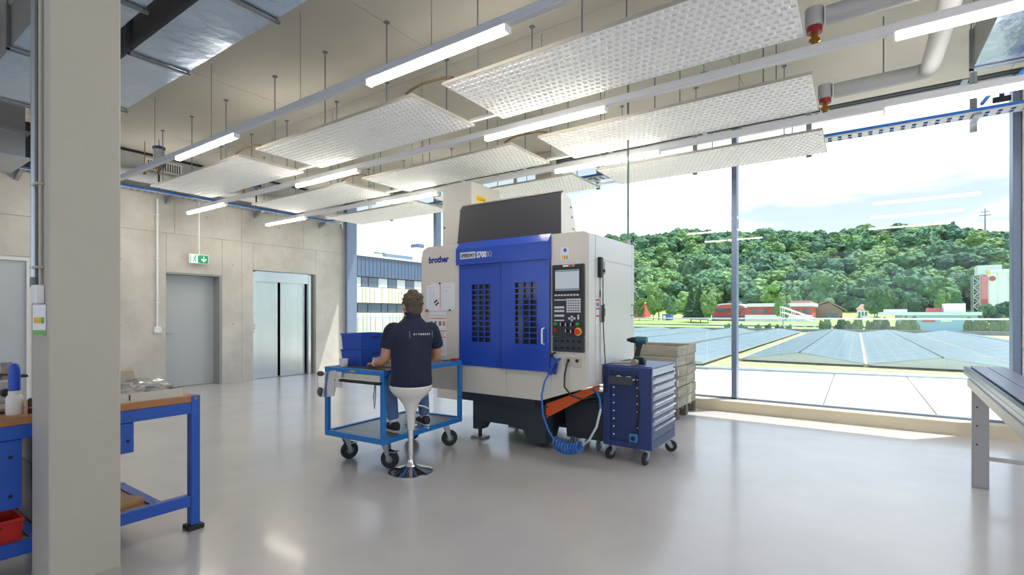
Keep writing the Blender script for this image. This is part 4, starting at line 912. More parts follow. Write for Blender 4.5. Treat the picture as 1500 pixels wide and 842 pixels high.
# ================================================================== stool
SX, SY = -3.265, 3.16
t = thing('bar_stool', 'white moulded stool with chrome column and round chrome base', 'stool', (SX, SY, 0))
prof = [(0.026, 0.36), (0.030, 0.38), (0.036, 0.46), (0.046, 0.54), (0.066, 0.60), (0.10, 0.645), (0.145, 0.675), (0.178, 0.705), (0.188, 0.735), (0.184, 0.745), (0.172, 0.735), (0.13, 0.712), (0.06, 0.70), (0.004, 0.698)]
fwd = Vector((-0.906, 0.423, 0)); lft = Vector((-0.423, -0.906, 0))
sm = MB(); sm.lathe(prof, n=36)
for v in sm.bm.verts:
    if v.co.z > 0.6:
        f = v.co.x*fwd.x+v.co.y*fwd.y; l = v.co.x*lft.x+v.co.y*lft.y; k = (v.co.z-0.6)/0.145
        v.co.z += k*(0.03*(l/0.18)**2 + 0.025*max(0, -f/0.18)**2 - 0.02*max(0, f/0.18)**2)
sm.bm.transform(Matrix.Translation((SX, SY, 0))); sm.build('seat_shell', stool_w, t, True)
MB().cyl((SX, SY, 0.03), (SX, SY, 0.37), 0.024, 20).cyl((SX, SY, 0.30), (SX, SY, 0.37), 0.030, 20).build('column', chrome, t, True)
MB().lathe([(0.004, 0.0), (0.196, 0.0), (0.197, 0.008), (0.17, 0.018), (0.10, 0.034), (0.05, 0.055), (0.032, 0.085), (0.027, 0.11), (0.004, 0.11)], (SX, SY, 0), 40).build('base', chrome, t, True)
c0 = Vector((SX, SY, 0.375))
MB().tube([c0, c0+fwd*0.05-lft*0.02, c0+fwd*0.13+lft*0.03, c0+fwd*0.19+lft*0.0, c0+fwd*0.16-lft*0.12, c0-lft*0.16-fwd*0.01], 0.010, 8).build('foot_rest', chrome, t, True)
MB().tube([(SX, SY, 0.60), (SX-lft.x*0.1+0.03, SY-lft.y*0.1, 0.575), (SX-lft.x*0.18, SY-lft.y*0.18, 0.54)], 0.006, 8).build('lever', white_metal, t, True)

# ================================================================== the man on the stool
ORG = Vector((SX, SY, 0))
def P(f, l, z): return ORG + fwd*f + lft*l + Vector((0, 0, z))
def ering(f, l, z, hw, hd, n=24, pw=2.3, tf=0.0):
    r = []
    for k in range(n):
        a = 2*PI*k/n; c, s_ = math.cos(a), math.sin(a)
        x = hw*math.copysign(abs(c)**(2/pw), c); y = hd*math.copysign(abs(s_)**(2/pw), s_)
        r.append(P(f+y, l+x, z+tf*y))
    return r
def limb(mb, pts, rad, n=12):
    # smooth tube through joints, rounded ends
    P_ = []; R_ = []
    for i in range(len(pts)-1):
        for k in range(6):
            u = k/6; P_.append(pts[i].lerp(pts[i+1], u)); R_.append(rad[i]*(1-u)+rad[i+1]*u)
    P_.append(pts[-1]); R_.append(rad[-1])
    for _ in range(2):
        P_ = [P_[0]] + [(P_[i-1]+P_[i]*2+P_[i+1])/4 for i in range(1, len(P_)-1)] + [P_[-1]]
    mb.tube(P_, R_, n)
def organic(mb, name, m, parent, voxel=0.008, smooth=6):
    """fuse the overlapping volumes into one continuous surface"""
    me = mb.mesh(name, m); o = bpy.data.objects.new(name, me); COL.objects.link(o)
    md = o.modifiers.new('fuse', 'REMESH'); md.mode = 'VOXEL'; md.voxel_size = voxel
    ms = o.modifiers.new('soft', 'SMOOTH'); ms.iterations = smooth; ms.factor = 0.5
    dg = bpy.context.evaluated_depsgraph_get(); n = bpy.data.meshes.new_from_object(o.evaluated_get(dg))
    bpy.data.objects.remove(o); bpy.data.meshes.remove(me)
    n.name = name; n.materials.clear(); n.materials.append(m)
    n.polygons.foreach_set('use_smooth', [True]*len(n.polygons))
    return obj(name, n, parent)
man = thing('person', 'man in navy polo shirt and jeans seated on white stool, seen from behind', 'person', (SX, SY, 0.74))
# body: head, neck, arms, hands, legs as one surface
b = MB()
HC = P(0.035, -0.028, 1.478)
hr = Matrix(((lft.x, fwd.x, 0, 0), (lft.y, fwd.y, 0, 0), (0, 0, 1, 0), (0, 0, 0, 1)))
b.ball(HC+Vector((0, 0, 0.02)), 0.112, 3, (0.76, 0.93, 0.92), hr)           # cranium
b.ball(HC+fwd*0.035+Vector((0, 0, -0.055)), 0.112, 3, (0.60, 0.62, 0.66), hr)  # jaw
b.ball(HC+fwd*0.108+Vector((0, 0, -0.025)), 0.02, 2, (0.7, 1, 1.2), hr)      # nose
b.ball(HC+fwd*0.095+Vector((0, 0, -0.068)), 0.022, 2, (1.3, 0.6, 0.5), hr)  # mouth
for s_ in (-1, 1):
    b.ball(HC+lft*0.087*s_+fwd*-0.005+Vector((0, 0, -0.02)), 0.03, 2, (0.35, 0.7, 1.05), hr)   # ears
    b.ball(HC+lft*0.032*s_+fwd*0.092+Vector((0, 0, 0.012)), 0.016, 2, (1.2, 0.6, 0.8), hr)     # eyes / brow
limb(b, [P(0.0, -0.01, 1.30), P(0.015, -0.02, 1.38), P(0.03, -0.025, 1.45)], [0.066, 0.060, 0.060])
b.loft([ering(0.0, 0, 0.80, .16, .11), ering(0.0, 0, 0.95, .155, .105), ering(0.0, 0, 1.15, .175, .11), ering(0.0, 0, 1.25, .150, .08), ering(0.01, -0.01, 1.32, .07, .05)])
AL = [P(0.005, 0.170, 1.262), P(0.02, 0.200, 1.14), P(0.05, 0.215, 1.015), P(0.19, 0.215, 0.966), P(0.315, 0.225, 0.950)]
AR = [P(0.005, -0.195, 1.262), P(0.03, -0.245, 1.14), P(0.08, -0.275, 1.015), P(0.20, -0.22, 0.975), P(0.31, -0.16, 0.955)]
for A in (AL, AR): limb(b, A, [0.056, 0.050, 0.044, 0.042, 0.029])
def hand(b, wrist, dirv, side):
    """palm with four fingers and a thumb, lightly curled on the table"""
    d = dirv.normalized(); s_ = d.cross(Vector((0, 0, 1))).normalized()*side; up = Vector((0, 0, 1))
    pc = wrist+d*0.045
    M = Matrix(((d.x, s_.x, 0, 0), (d.y, s_.y, 0, 0), (d.z, s_.z, 1, 0), (0, 0, 0, 1)))
    b.ball(pc, 0.05, 2, (1.05, 0.82, 0.34), M)
    for k, (off, ln) in enumerate(((0.030, 0.066), (0.010, 0.076), (-0.011, 0.070), (-0.031, 0.054))):
        q0 = wrist+d*0.078+s_*off; q1 = q0+d*ln*0.45+up*0.006+s_*off*0.2; q2 = q1+d*ln*0.33-up*0.012; q3 = q2+d*ln*0.22-up*0.014
        b.tube([wrist+d*0.06+s_*off*0.85, q0, q1, q2, q3], [0.010, 0.0098, 0.009, 0.0085, 0.0065], 8)
    t0 = wrist+d*0.022+s_*0.030; b.tube([t0, t0+d*0.03+s_*0.024-up*0.004, t0+d*0.055+s_*0.032-up*0.012, t0+d*0.072+s_*0.028-up*0.018], [0.014, 0.0115, 0.010, 0.0075], 8)
hand(b, AL[-1], AL[-1]-AL[-2]+Vector((0, 0, -0.004)), 1); hand(b, AR[-1], AR[-1]-AR[-2]+Vector((0, 0, -0.002)), -1)
KL = [P(0.0, 0.085, 0.82), P(0.20, 0.09, 0.80), P(0.41, 0.075, 0.745), P(0.38, 0.06, 0.56), P(0.35, 0.046, 0.36)]
KR = [P(0.0, -0.085, 0.82), P(0.20, -0.16, 0.80), P(0.40, -0.24, 0.745), P(0.44, -0.275, 0.56), P(0.465, -0.305, 0.36)]
for K in (KL, KR): limb(b, K, [0.085, 0.075, 0.052, 0.046, 0.034])
for K, dr_ in ((KL, fwd*0.98+lft*0.15), (KR, fwd)): b.tube([K[-1]+Vector((0, 0, -0.02)), K[-1]+dr_*0.10+Vector((0, 0, -0.025))], [0.032, 0.028], 10)
organic(b, 'body', skin, man, 0.0055, 4)
# hair
b = MB()
b.ball(HC-fwd*0.006+Vector((0, 0, 0.032)), 0.112, 3, (0.80, 0.95, 0.93), hr)
b.ball(HC-fwd*0.045+Vector((0, 0, -0.035)), 0.112, 3, (0.66, 0.48, 0.60), hr)
for k in range(70):
    a = R.uniform(0, 2*PI); e_ = R.uniform(-0.2, 1.4); d_ = Vector((math.cos(a)*math.cos(e_), math.sin(a)*math.cos(e_), math.sin(e_)))
    q = HC-fwd*0.006+Vector((0, 0, 0.032))+(hr.to_3x3() @ Vector((d_.x*0.0885, d_.y*0.105, d_.z*0.103)))
    b.ball(q, R.uniform(0.010, 0.017), 1)
hb = b.bm
organic(b, 'hair', hair_m, man, 0.006, 2)
hair = man.children[-1]
# trim the hair back from the face
hm_ = hair.data; bmh = bmesh.new(); bmh.from_mesh(hm_)
kill = [v for v in bmh.verts if ((v.co-HC).dot(fwd) > 0.05 and (v.co-HC).z < 0.084) or (v.co-HC).dot(fwd) > 0.103]
bmesh.ops.delete(bmh, geom=kill, context='VERTS'); bmh.to_mesh(hm_); bmh.free()
# polo shirt
b = MB()
b.loft([ering(-0.005, 0, 0.745, .182, .138), ering(-0.01, 0, 0.80, .186, .145), ering(-0.014, 0, 0.88, .178, .140), ering(-0.014, 0, 0.98, .176, .134), ering(-0.008, 0, 1.08, .184, .130), ering(-0.004, -.005, 1.17, .192, .126), ering(-0.002, -.01, 1.23, .190, .118), ering(0.0, -.012, 1.275, .172, .105), ering(0.004, -.015, 1.315, .138, .090), ering(0.010, -.02, 1.345, .100, .078), ering(0.014, -.02, 1.375, .074, .070)])
def lp(a, c, u): return a.lerp(c, u)
for A in (AL, AR): limb(b, [A[0]+(P(0, 0, 1.25)-A[0])*0.25, A[0], A[1], lp(A[1], A[2], 0.25)], [0.068, 0.070, 0.068, 0.068], 16)
for k in range(5):     # soft folds above the waist
    z = 0.80+0.045*k; b.tube([P(-0.125+0.004*k, 0.13*s2, z+0.015*s2*(-1)**k) for s2 in (-1, -0.5, 0, 0.5, 1)], [0.004, 0.018, 0.02, 0.018, 0.004], 8)
organic(b, 'polo_shirt', navy, man, 0.007, 5)
shirt = man.children[-1]
b = MB()
b.loft([ering(0.014, -.02, 1.36, .080, .075), ering(0.016, -.02, 1.395, .074, .071), ering(0.018, -.02, 1.415, .071, .069), ering(0.018, -.02, 1.417, .064, .062), ering(0.018, -.02, 1.375, .066, .063)], False); b.build('collar', navy, man, True)
# back print, seated on the shirt surface
def shirt_hit(l, z):
    best = None
    for v in shirt.data.vertices:
        q = v.co-ORG
        if abs(q.dot(lft)-l) < 0.008 and abs(q.z-z) < 0.008:
            f = q.dot(fwd)
            if best is None or f < best: best = f
    return best if best is not None else -0.12
brot = Matrix(((-lft.x, 0, -fwd.x), (-lft.y, 0, -fwd.y), (0, 1, 0))).to_euler()
for q, ch in enumerate('HITOBESS'):
    l = 0.012-q*0.0205; f = shirt_hit(l, 1.225)
    obj('lettering', text_mesh(ch, 0.021, white_rub, 0.0015, 'CENTER', bold=0.0008), man, tuple(P(f-0.003, l, 1.218)), brot)
for l in (0.052, -0.172):
    f = shirt_hit(l, 1.225); b = MB()
    b.loft([[P(shirt_hit(l, z)-0.003, l-0.003, z), P(shirt_hit(l, z)-0.003, l+0.003, z), P(shirt_hit(l, z)+0.002, l+0.003, z), P(shirt_hit(l, z)+0.002, l-0.003, z)] for z in (1.195, 1.225, 1.255)]).build('print_bar', mat('print grey', (120, 126, 146), 0.6), man)
# jeans, socks, shoes, watch
b = MB()
b.loft([ering(-0.01, 0, 0.73, .165, .12), ering(0.0, 0, 0.79, .175, .125), ering(0.0, 0, 0.86, .165, .118)])
for K in (KL, KR):
    limb(b, [K[0], K[1], K[2], K[3], lp(K[3], K[4], 0.78)], [0.096, 0.088, 0.067, 0.060, 0.052], 16)
organic(b, 'jeans', jeans, man, 0.008, 5)
for q, (K, dr_) in enumerate(((KL, fwd*0.98+lft*0.2), (KR, fwd*1.0))):
    dr_.normalize(); sd_ = dr_.cross(Vector((0, 0, 1)))
    MB().tube([K[4]+Vector((0, 0, 0.07)), K[4]+Vector((0, 0, 0.0))], [0.041, 0.040], 14).build('sock', sock, man, True)
    base = Vector((K[4].x, K[4].y, 0.296))
    b = MB(); rr = []
    for (a, wd, h0, h1) in ((-0.075, 0.018, 0.0, 0.045), (-0.06, 0.034, 0.0, 0.075), (-0.02, 0.040, 0.0, 0.090), (0.04, 0.042, 0.0, 0.080), (0.10, 0.046, 0.0, 0.058), (0.15, 0.044, 0.0, 0.045), (0.185, 0.030, 0.004, 0.034), (0.198, 0.012, 0.008, 0.024)):
        ring = []
        for k in range(14):
            an = 2*PI*k/14; x = wd*math.copysign(abs(math.cos(an))**0.7, math.cos(an)); zz_ = (h0+h1)/2+(h1-h0)/2*math.copysign(abs(math.sin(an))**0.7, math.sin(an))
            ring.append(base+dr_*a+sd_*x+Vector((0, 0, zz_+0.012)))
        rr.append(ring)
    sh = b.loft(rr).build('shoe', shoe_m, man, True)
    b = MB(); b.loft([[base+dr_*a+sd_*x*s3+Vector((0, 0, z)) for a, x in ((-0.08, 0.0), (-0.06, 0.034), (0.0, 0.040), (0.10, 0.047), (0.16, 0.043), (0.203, 0.0), (0.16, -0.043), (0.10, -0.047), (0.0, -0.040), (-0.06, -0.034))] for z, s3 in ((0.0, 1.0), (0.018, 1.03))])
    b.build('sole', mat('sole white', (214, 214, 214), 0.6), sh)
wv = (AL[-1]-AL[-2]).normalized()
MB().cyl(AL[-1]-wv*0.006, AL[-1]+wv*0.016, 0.034, 18).build('watch_strap', white_metal, man, True)
MB().tube([HC+lft*0.094+Vector((0, 0, -0.035)), HC+lft*0.092-fwd*0.01+Vector((0, 0, -0.075)), P(-0.02, 0.055, 1.385)], 0.0025, 6).build('earphone_cord', white_metal, man, True)

# ================================================================== left workbench
wbx0, wbx1, wby0, wby1, wz = -4.24, -3.55, -0.55, 1.55, 0.872
wb = thing('workbench', 'blue steel workbench with wooden top behind the column', 'workbench', (-3.9, 0.5, 0))
MB().box(wbx0, wbx1+0.005, wby0, wby1-0.055, wz-0.042, wz, 0.003).build('worktop', wood, wb)
MB().box(wbx0, wbx0+0.63, wby1-0.055, wby1, wz-0.042, wz-0.002).build('worktop_end', wood, wb)
pieces('top_beam', bench_blue, wb, (wbx1-0.05, wbx1, wby0, wby1-0.055, wz-0.115, wz-0.043), (wbx0, wbx0+0.05, wby0, wby1-0.055, wz-0.115, wz-0.043), bev=0.002)
MB().box(wbx0, wbx1-0.05, wby1-0.05, wby1-0.002, wz-0.115, wz-0.043, 0.002).build('end_beam', bench_blue, wb)
for x in (wbx1-0.06, wbx0):
    for y in (wby1-0.055 if x > -3.7 else 0.86, -0.35):
        lg = MB().box(x, x+0.06, y, y+0.055, 0.03, wz-0.001 if (x > -3.7 and y > 1) else wz-0.043, 0.003).build('leg', bench_blue, wb)
        MB().box(x-0.02, x+0.08, y-0.02, y+0.075, 0.0, 0.030, 0.005).build('foot', black_rub, lg)
MB().cyl((wbx1, wby1-0.028, wz-0.02), (wbx1+0.004, wby1-0.028, wz-0.02), 0.011, 12).build('bolt', brass, wb, True)
pieces('shelf_beam', bench_blue, wb, (wbx1-0.055, wbx1-0.005, -0.3, wby1-0.055, 0.155, 0.225), (wbx0, wbx0+0.05, -0.3, wby1-0.20, 0.155, 0.225), bev=0.002)
pieces('shelf_cross_beam', bench_blue, wb, (wbx0+0.05, wbx1-0.055, wby1-0.26, wby1-0.20, 0.165, 0.222), (wbx0+0.05, wbx1-0.055, 0.74, 0.79, 0.165, 0.222), bev=0.002)
pieces('lower_shelf', ply, wb, (wbx0+0.05, wbx1-0.055, 0.80, wby1-0.26, 0.195, 0.212), (wbx0+0.05, wbx1-0.055, -0.3, 0.74, 0.195, 0.212))
MB().cyl((wbx1-0.075, wby1-0.23, 0.222), (wbx1-0.075, wby1-0.23, 0.228), 0.009, 10).build('bolt', steel, wb)
# drawer units under the worktop
for nm, y0, y1, z0, z1, holes in (('drawer_unit', 0.20, 0.700, 0.40, 0.756, [(0.655, 0.67), (0.655, 0.47)]), ('drawer_unit', 0.95, 1.188, 0.575, 0.756, [(1.155, 0.65)])):
    o = MB().box(wbx1-0.5, wbx1-0.012, y0, y1, z0, z1, 0.004).build(nm, bench_blue, wb)
    fr_ = MB().box(wbx1-0.012, wbx1-0.004, y0+0.004, y1-0.004, z0+0.005, z1-0.004).build('drawer_front', bench_blue, o)
    for (yy, zz_) in holes: MB().cyl((wbx1-0.004, yy, zz_), (wbx1-0.001, yy, zz_), 0.009, 10).build('lock_hole', black_pl, o)
# things on the lower shelf and around
crate('red_crate', 'red plastic crate on the lower shelf of the workbench', -3.68, 0.58, 0.213, 0.20, 0.26, 0.13, red_pl, 0, None, True)
o = MB().box(-0.20, 0.20, -0.17, 0.17, 0, 0.03, 0.003).build('wooden_board', ply); place(o, -3.86, 1.08, 0.2125, 0.25); tag(o, 'brown wooden board lying on the lower workbench shelf', 'board')
t = thing('power_pack', 'dark box with grey front under the workbench left of the column', 'box', (-4.0, 0.86, 0.21))
MB().box(-4.16, -3.88, 0.80, 0.855, 0.213, 0.55, 0.006).build('case', mat('pack brown grey', (112, 104, 98), 0.5), t)
MB().box(-4.16, -3.88, 0.80, 0.855, 0.551, 0.70, 0.006).build('lid', mat('pack beige', (176, 164, 144), 0.5), t)
MB().box(-3.88, -3.872, 0.815, 0.845, 0.30, 0.42).build('panel', black_pl, t)
MB().tube([(-3.872, 0.83, 0.55), (-3.862, 0.83, 0.6), (-3.862, 0.83, 0.66), (-3.872, 0.83, 0.68)], 0.006, 8).build('handle', steel, t, True)
# on the worktop, left of the column
t = thing('squeeze_bottle', 'white plastic bottle with tall blue cap on the workbench', 'bottle', (-3.66, 0.69, wz))
MB().lathe([(0.004, 0), (0.032, 0), (0.035, 0.006), (0.035, 0.085), (0.031, 0.096), (0.025, 0.104), (0.025, 0.125), (0.004, 0.125)], (0, 0, 0), 24).build('body', mat('bottle white', (226, 222, 214), 0.35), t, True, local=True)
MB().lathe([(0.004, 0.112), (0.024, 0.112), (0.024, 0.21), (0.022, 0.245), (0.015, 0.264), (0.004, 0.268)], (0, 0, 0), 24).build('cap', mat('cap blue', (28, 74, 190), 0.35), t, True, local=True)
for q, (x, y) in enumerate(((-3.63, 0.755), (-3.68, 0.80))):
    t = thing('black_can', ['black cylindrical can on the workbench beside the white bottle', 'black cylindrical can partly hidden by the column edge'][q], 'can', (x, y, wz))
    MB().lathe([(0.004, 0), (0.019, 0), (0.020, 0.004), (0.020, 0.072), (0.017, 0.076), (0.017, 0.080), (0.004, 0.080)], (0, 0, 0), 20).build('body', black_pl, t, True, local=True)
    MB().lathe([(0.0203, 0.028), (0.0206, 0.030), (0.0206, 0.034), (0.0203, 0.036)], (0, 0, 0), 20, False).build('label_band', red_print, t, local=True)
t = thing('bench_grinder', 'grey machine with round chrome guard at the back of the workbench', 'grinder', (-3.98, 0.66, wz))
gm = mat('cast grey', (176, 178, 176), 0.45)
MB().box(-4.1, -3.88, 0.58, 0.78, wz, wz+0.03, 0.006).box(-4.06, -3.92, 0.62, 0.74, wz+0.03, wz+0.16, 0.012).build('housing', gm, t)
MB().cyl((-4.0, 0.56, wz+0.11), (-4.0, 0.62, wz+0.11), 0.045, 18).build('motor_cap', gm, t, True)
MB().cyl((-3.99, 0.69, wz+0.20), (-3.99, 0.74, wz+0.20), 0.055, 24).build('guard', chrome, t, True)
MB().box(-4.05, -3.93, 0.63, 0.68, wz+0.16, wz+0.19, 0.004).build('bracket', dark_metal, t)
MB().cyl((-3.92, 0.70, wz+0.09), (-3.87, 0.70, wz+0.09), 0.022, 14).build('shaft', dark_metal, t, True)
MB().box(-4.03, -3.94, 0.735, 0.80, wz+0.165, wz+0.178).build('rest', dark_metal, t)
t = thing('marker_pen', 'yellow and black marker pen lying on the workbench', 'pen', (-3.72, 0.60, wz))
MB().cyl((-3.72, 0.55, wz+0.008), (-3.72, 0.635, wz+0.008), 0.008, 10).build('barrel', yellow_m, t, True); MB().cyl((-3.72, 0.635, wz+0.008), (-3.72, 0.675, wz+0.008), 0.0075, 10).build('cap', black_pl, t, True)
# on the worktop, right of the column
t = thing('steel_tray', 'long pale metal angle tray at the front of the workbench', 'tray', (-3.62, 1.2, wz))
MB().box(-3.575, -3.570, 0.95, 1.455, wz, wz+0.055).box(-3.86, -3.575, 0.95, 1.455, wz, wz+0.004).box(-3.865, -3.86, 0.95, 1.455, wz, wz+0.055).box(-3.86, -3.575, 1.451, 1.455, wz+0.004, wz+0.05).build('tray', mat('pale tray', (206, 202, 192), 0.45), t)
MB().box(-3.570, -3.568, 1.165, 1.172, wz+0.012, wz+0.045).build('slot', black_pl, t)
def wrinkled(name, label, cat, c, sx, sy, sz, m, seed, amp):
    b = MB(); b.ball((0, 0, 0), 1.0, 4, (1, 1, 1))
    for v in b.bm.verts:
        q = Vector((v.co.x*sx, v.co.y*sy, max(v.co.z, -0.6)*sz)); n_ = noise.noise(q*22+Vector((seed, 0, 0)))+0.6*abs(noise.noise(q*55+Vector((0, seed, 0))))
        v.co = q*(1+amp*n_)
    b.bm.transform(Matrix.Translation(c)); return tag(b.build(name, m), label, cat)
wrinkled('plastic_bag', 'crumpled clear plastic bag with dark parts in the pale tray', 'bag', (-3.71, 1.21, wz+0.062), 0.11, 0.21, 0.058, mat('bag film', (172, 170, 168), 0.15, var=0.5, vscale=14, coat=0.6), 3, 0.35)
t = thing('film_roll', 'translucent beige roll standing behind the plastic bag on the workbench', 'roll', (-4.02, 1.28, wz))
rl = mat('roll beige', (178, 172, 150), 0.35)
MB().cyl((-4.02, 1.16, wz+0.082), (-4.02, 1.32, wz+0.082), 0.082, 28).build('roll', rl, t, True)
MB().cyl((-4.02, 1.318, wz+0.082), (-4.02, 1.335, wz+0.082), 0.045, 20).build('core', mat('core pale', (200, 196, 182), 0.4), t, True)

# ================================================================== right bench
rbo = Vector((0.79, 6.0, 0)); RA = -math.radians(2.8)
RM = Matrix.Translation(rbo) @ Matrix.Rotation(RA, 4, 'Z')
rb = thing('grey_bench', 'long narrow grey metal bench with grooved top at the right edge', 'bench', tuple(RM @ Vector((0.1, -2, 0))), RA)
def rbx(name, m, *boxes, bev=0.003, par=None):
    b = MB()
    for q in boxes: b.box(*q, bev, 1, M=RM)
    return b.build(name, m, par or rb)
rtop = mat('bench blue grey', (112, 122, 150), 0.3, metal=0.3); rsil = mat('bench silver beam', (186, 182, 176), 0.4, var=0.08, vscale=8)
rbx('top_strip', rtop, (0.045, 0.145, -5.0, 0.0, 0.90, 0.94)); rbx('top_strip', rtop, (0.155, 0.275, -5.0, 0.02, 0.895, 0.937))
[rbx('edge_rail', mat('bench dark rail', (64, 68, 84), 0.3, metal=0.4), q) for q in ((0.0, 0.014, -5.0, 0.0, 0.90, 0.935), (0.020, 0.038, -5.0, 0.0, 0.90, 0.928))]
rbx('top_plate', rtop, (0.0, 0.275, -5.0, -0.002, 0.865, 0.90))
rbx('side_beam', rsil, (-0.012, 0.02, -5.0, -0.42, 0.80, 0.865))
for y in (-0.55, -3.6):
    lg = rbx('leg', mat('bench leg grey', (168, 168, 168), 0.45), (0.005, 0.108, y, y+0.05, 0.0, 0.80 if y > -3 else 0.80))
    for z in (0.35, 0.5, 0.65, 0.78):
        b = MB(); b.cyl(RM @ Vector((0.035, y-0.001, z)), RM @ Vector((0.035, y-0.004, z)), 0.007, 10); b.build('hole', black_pl, lg)
    rbx('leg', mat('bench leg grey', (168, 168, 168), 0.45), (0.50, 0.60, y, y+0.05, 0.0, 0.80)) if False else None
[rbx('cross_rail', rsil, (0.275, 0.47, y, y+0.05, 0.865, 0.895)) for y in (-0.54, -3.6)]
rbx('stretcher', rsil, (0.108, 0.42, -0.53, -0.50, 0.225, 0.255))
rbx('rear_leg', mat('bench leg grey', (168, 168, 168), 0.45), (0.42, 0.47, -0.54, -0.49, 0.0, 0.865)); rbx('rear_leg', mat('bench leg grey', (168, 168, 168), 0.45), (0.42, 0.47, -3.6, -3.55, 0.0, 0.865))
#@@PART4
# ================================================================== outside: terrace
def edgeY(x): return 12.55+0.2*x
slab_m = mat('terrace slab', (200, 193, 180), 0.8, var=0.12, vscale=1.3, rand=0.05)
terr = struct(MB().prism([(-24, GY+0.16), (6, GY+0.16), (6, edgeY(6)-0.02), (-24, edgeY(-24)-0.02)], -0.1, 0.12, 'z').build('floor_terrace', mat('terrace bed', (84, 80, 74), 0.9)), 'white slab terrace outside the glazing', 'terrace')
xsl = [-24+1.2*k for k in range(26)]
off0 = 0.82-(xsl[20]); xsl = [x+off0 for x in xsl]
for i in range(len(xsl)-1):
    x0, x1 = xsl[i]+0.009, xsl[i+1]-0.009
    y = GY+0.165; k = 0
    while True:
        ln = 1.9 if (k or i % 2 == 0) else 0.95
        y1 = y+ln; e0, e1 = edgeY(x0)-0.05, edgeY(x1)-0.05
        if y > max(e0, e1)-0.05: break
        a, b2 = min(y1-0.012, e0), min(y1-0.012, e1)
        if a > y+0.02 and b2 > y+0.02: MB().prism([(x0, y), (x1, y), (x1, b2), (x0, a)], 0.12, 0.15, 'z').build('slab', slab_m, terr)
        y = y1; k += 1
# edge channel + balustrade
EA = math.atan(0.2); EO = Vector((-9.0, edgeY(-9.0), 0)); EM = Matrix.Translation(EO) @ Matrix.Rotation(EA, 4, 'Z')
t = thing('edge_gutter', 'perforated metal gutter along the terrace edge', 'gutter', tuple(EO), EA)
MB().box(-14, 15, 0.0, 0.10, 0.05, 0.155, M=EM).build('channel', steel, t)
pieces('upstand', mat('upstand pale metal', (196, 200, 202), 0.4, metal=0.4), t, (-14, 15, 0.165, 0.21, -0.04, 0.17), (-14, 15, 0.50, 0.56, -0.04, 0.16), bev=0.006, M=EM)
hs = MB()
for k in range(150): hs.box(-4+k*0.12, -4+k*0.12+0.05, 0.134, 0.1395, 0.135, 0.15, M=EM)
ho = hs.build('perforation', dark_metal, t); ho['kind'] = 'stuff'
bal = thing('glass_balustrade', 'frameless glass balustrade with slim metal handrail at the terrace edge', 'balustrade', tuple(EO), EA)
MB().box(-14, 15, 0.10, 0.14, 1.285, 1.315, 0.006, M=EM).build('handrail', mat('handrail steel', (214, 216, 218), 0.25, metal=0.7), bal)
MB().box(-14, 15, 0.095, 0.135, 0.04, 0.165, 0.002, M=EM).build('base_rail', steel, bal)
for k in range(20):
    a = -14+k*1.45; MB().box(a+0.006, a+1.444, 0.113, 0.125, 0.165, 1.285, M=EM).build('glass_panel', bal_glass, bal)
for k in (0, 2, 4): MB().box(-14+k*1.45*1.5-0.02, -14+k*1.45*1.5+0.02, 0.128, 0.16, 0.1, 1.285, M=EM).build('post', steel, bal)
# ------------------------------------------------------------------ roof with solar modules
roof = struct(MB().box(-34, 16, 7.0, 46, -0.6, -0.04).build('floor_roof', mat('roof gravel', (158, 150, 108), 0.9, var=0.4, vscale=3)), 'planted roof under the solar modules', 'roof')
par = struct(MB().box(-34, 16, 46, 46.4, -0.6, 0.22).build('trim_4', mat('parapet grey', (120, 124, 126), 0.6)), 'low parapet at the far roof edge', 'parapet')
def pv_material():
    m = bpy.data.materials.new('solar glass'); m.use_nodes = True; t = m.node_tree; b = t.nodes['Principled BSDF']
    tcn = t.nodes.new('ShaderNodeTexCoord'); br = t.nodes.new('ShaderNodeTexBrick'); br.offset = 0.0
    br.inputs['Color1'].default_value = lin((58, 78, 100))+(1,); br.inputs['Color2'].default_value = lin((64, 86, 108))+(1,); br.inputs['Mortar'].default_value = lin((124, 140, 154))+(1,)
    br.inputs['Scale'].default_value = 1.0; br.inputs['Mortar Size'].default_value = 0.012; br.inputs['Brick Width'].default_value = 0.345; br.inputs['Row Height'].default_value = 0.285
    t.links.new(tcn.outputs['Object'], br.inputs[0]); t.links.new(br.outputs[0], b.inputs['Base Color'])
    b.inputs['Roughness'].default_value = 0.35; b.inputs['Coat Weight'].default_value = 1.0; b.inputs['Coat Roughness'].default_value = 0.28
    return m
pv_m = pv_material(); pv_fr = mat('module frame', (186, 192, 196), 0.35, metal=0.6)
SW, ML = 1.53, 1.72
RISE = 0.24
tilt = math.atan2(RISE, SW); sl = SW/math.cos(tilt)
mod_me = {}
for sgn in (1, -1):
    b = MB(); b.box(0.01, sl-0.02, 0.012, ML-0.012, -0.02, 0.012)
    b.bm.transform(Matrix.Rotation(-tilt*sgn, 4, 'Y') if sgn > 0 else (Matrix.Scale(-1, 4, (1, 0, 0)) @ Matrix.Rotation(-tilt, 4, 'Y')))
    mod_me[sgn] = b.mesh('solar_module', pv_m)
    b = MB()
    for q in ((0.0, 0.02, 0, ML), (sl-0.03, sl-0.01, 0, ML), (0.02, sl-0.03, 0, 0.015), (0.02, sl-0.03, ML-0.015, ML)): b.box(q[0], q[1], q[2], q[3], -0.03, 0.016)
    b.bm.transform(Matrix.Rotation(-tilt, 4, 'Y') if sgn > 0 else (Matrix.Scale(-1, 4, (1, 0, 0)) @ Matrix.Rotation(-tilt, 4, 'Y')))
    mod_me[(sgn, 'f')] = b.mesh('frame', pv_fr)
nmod = 0
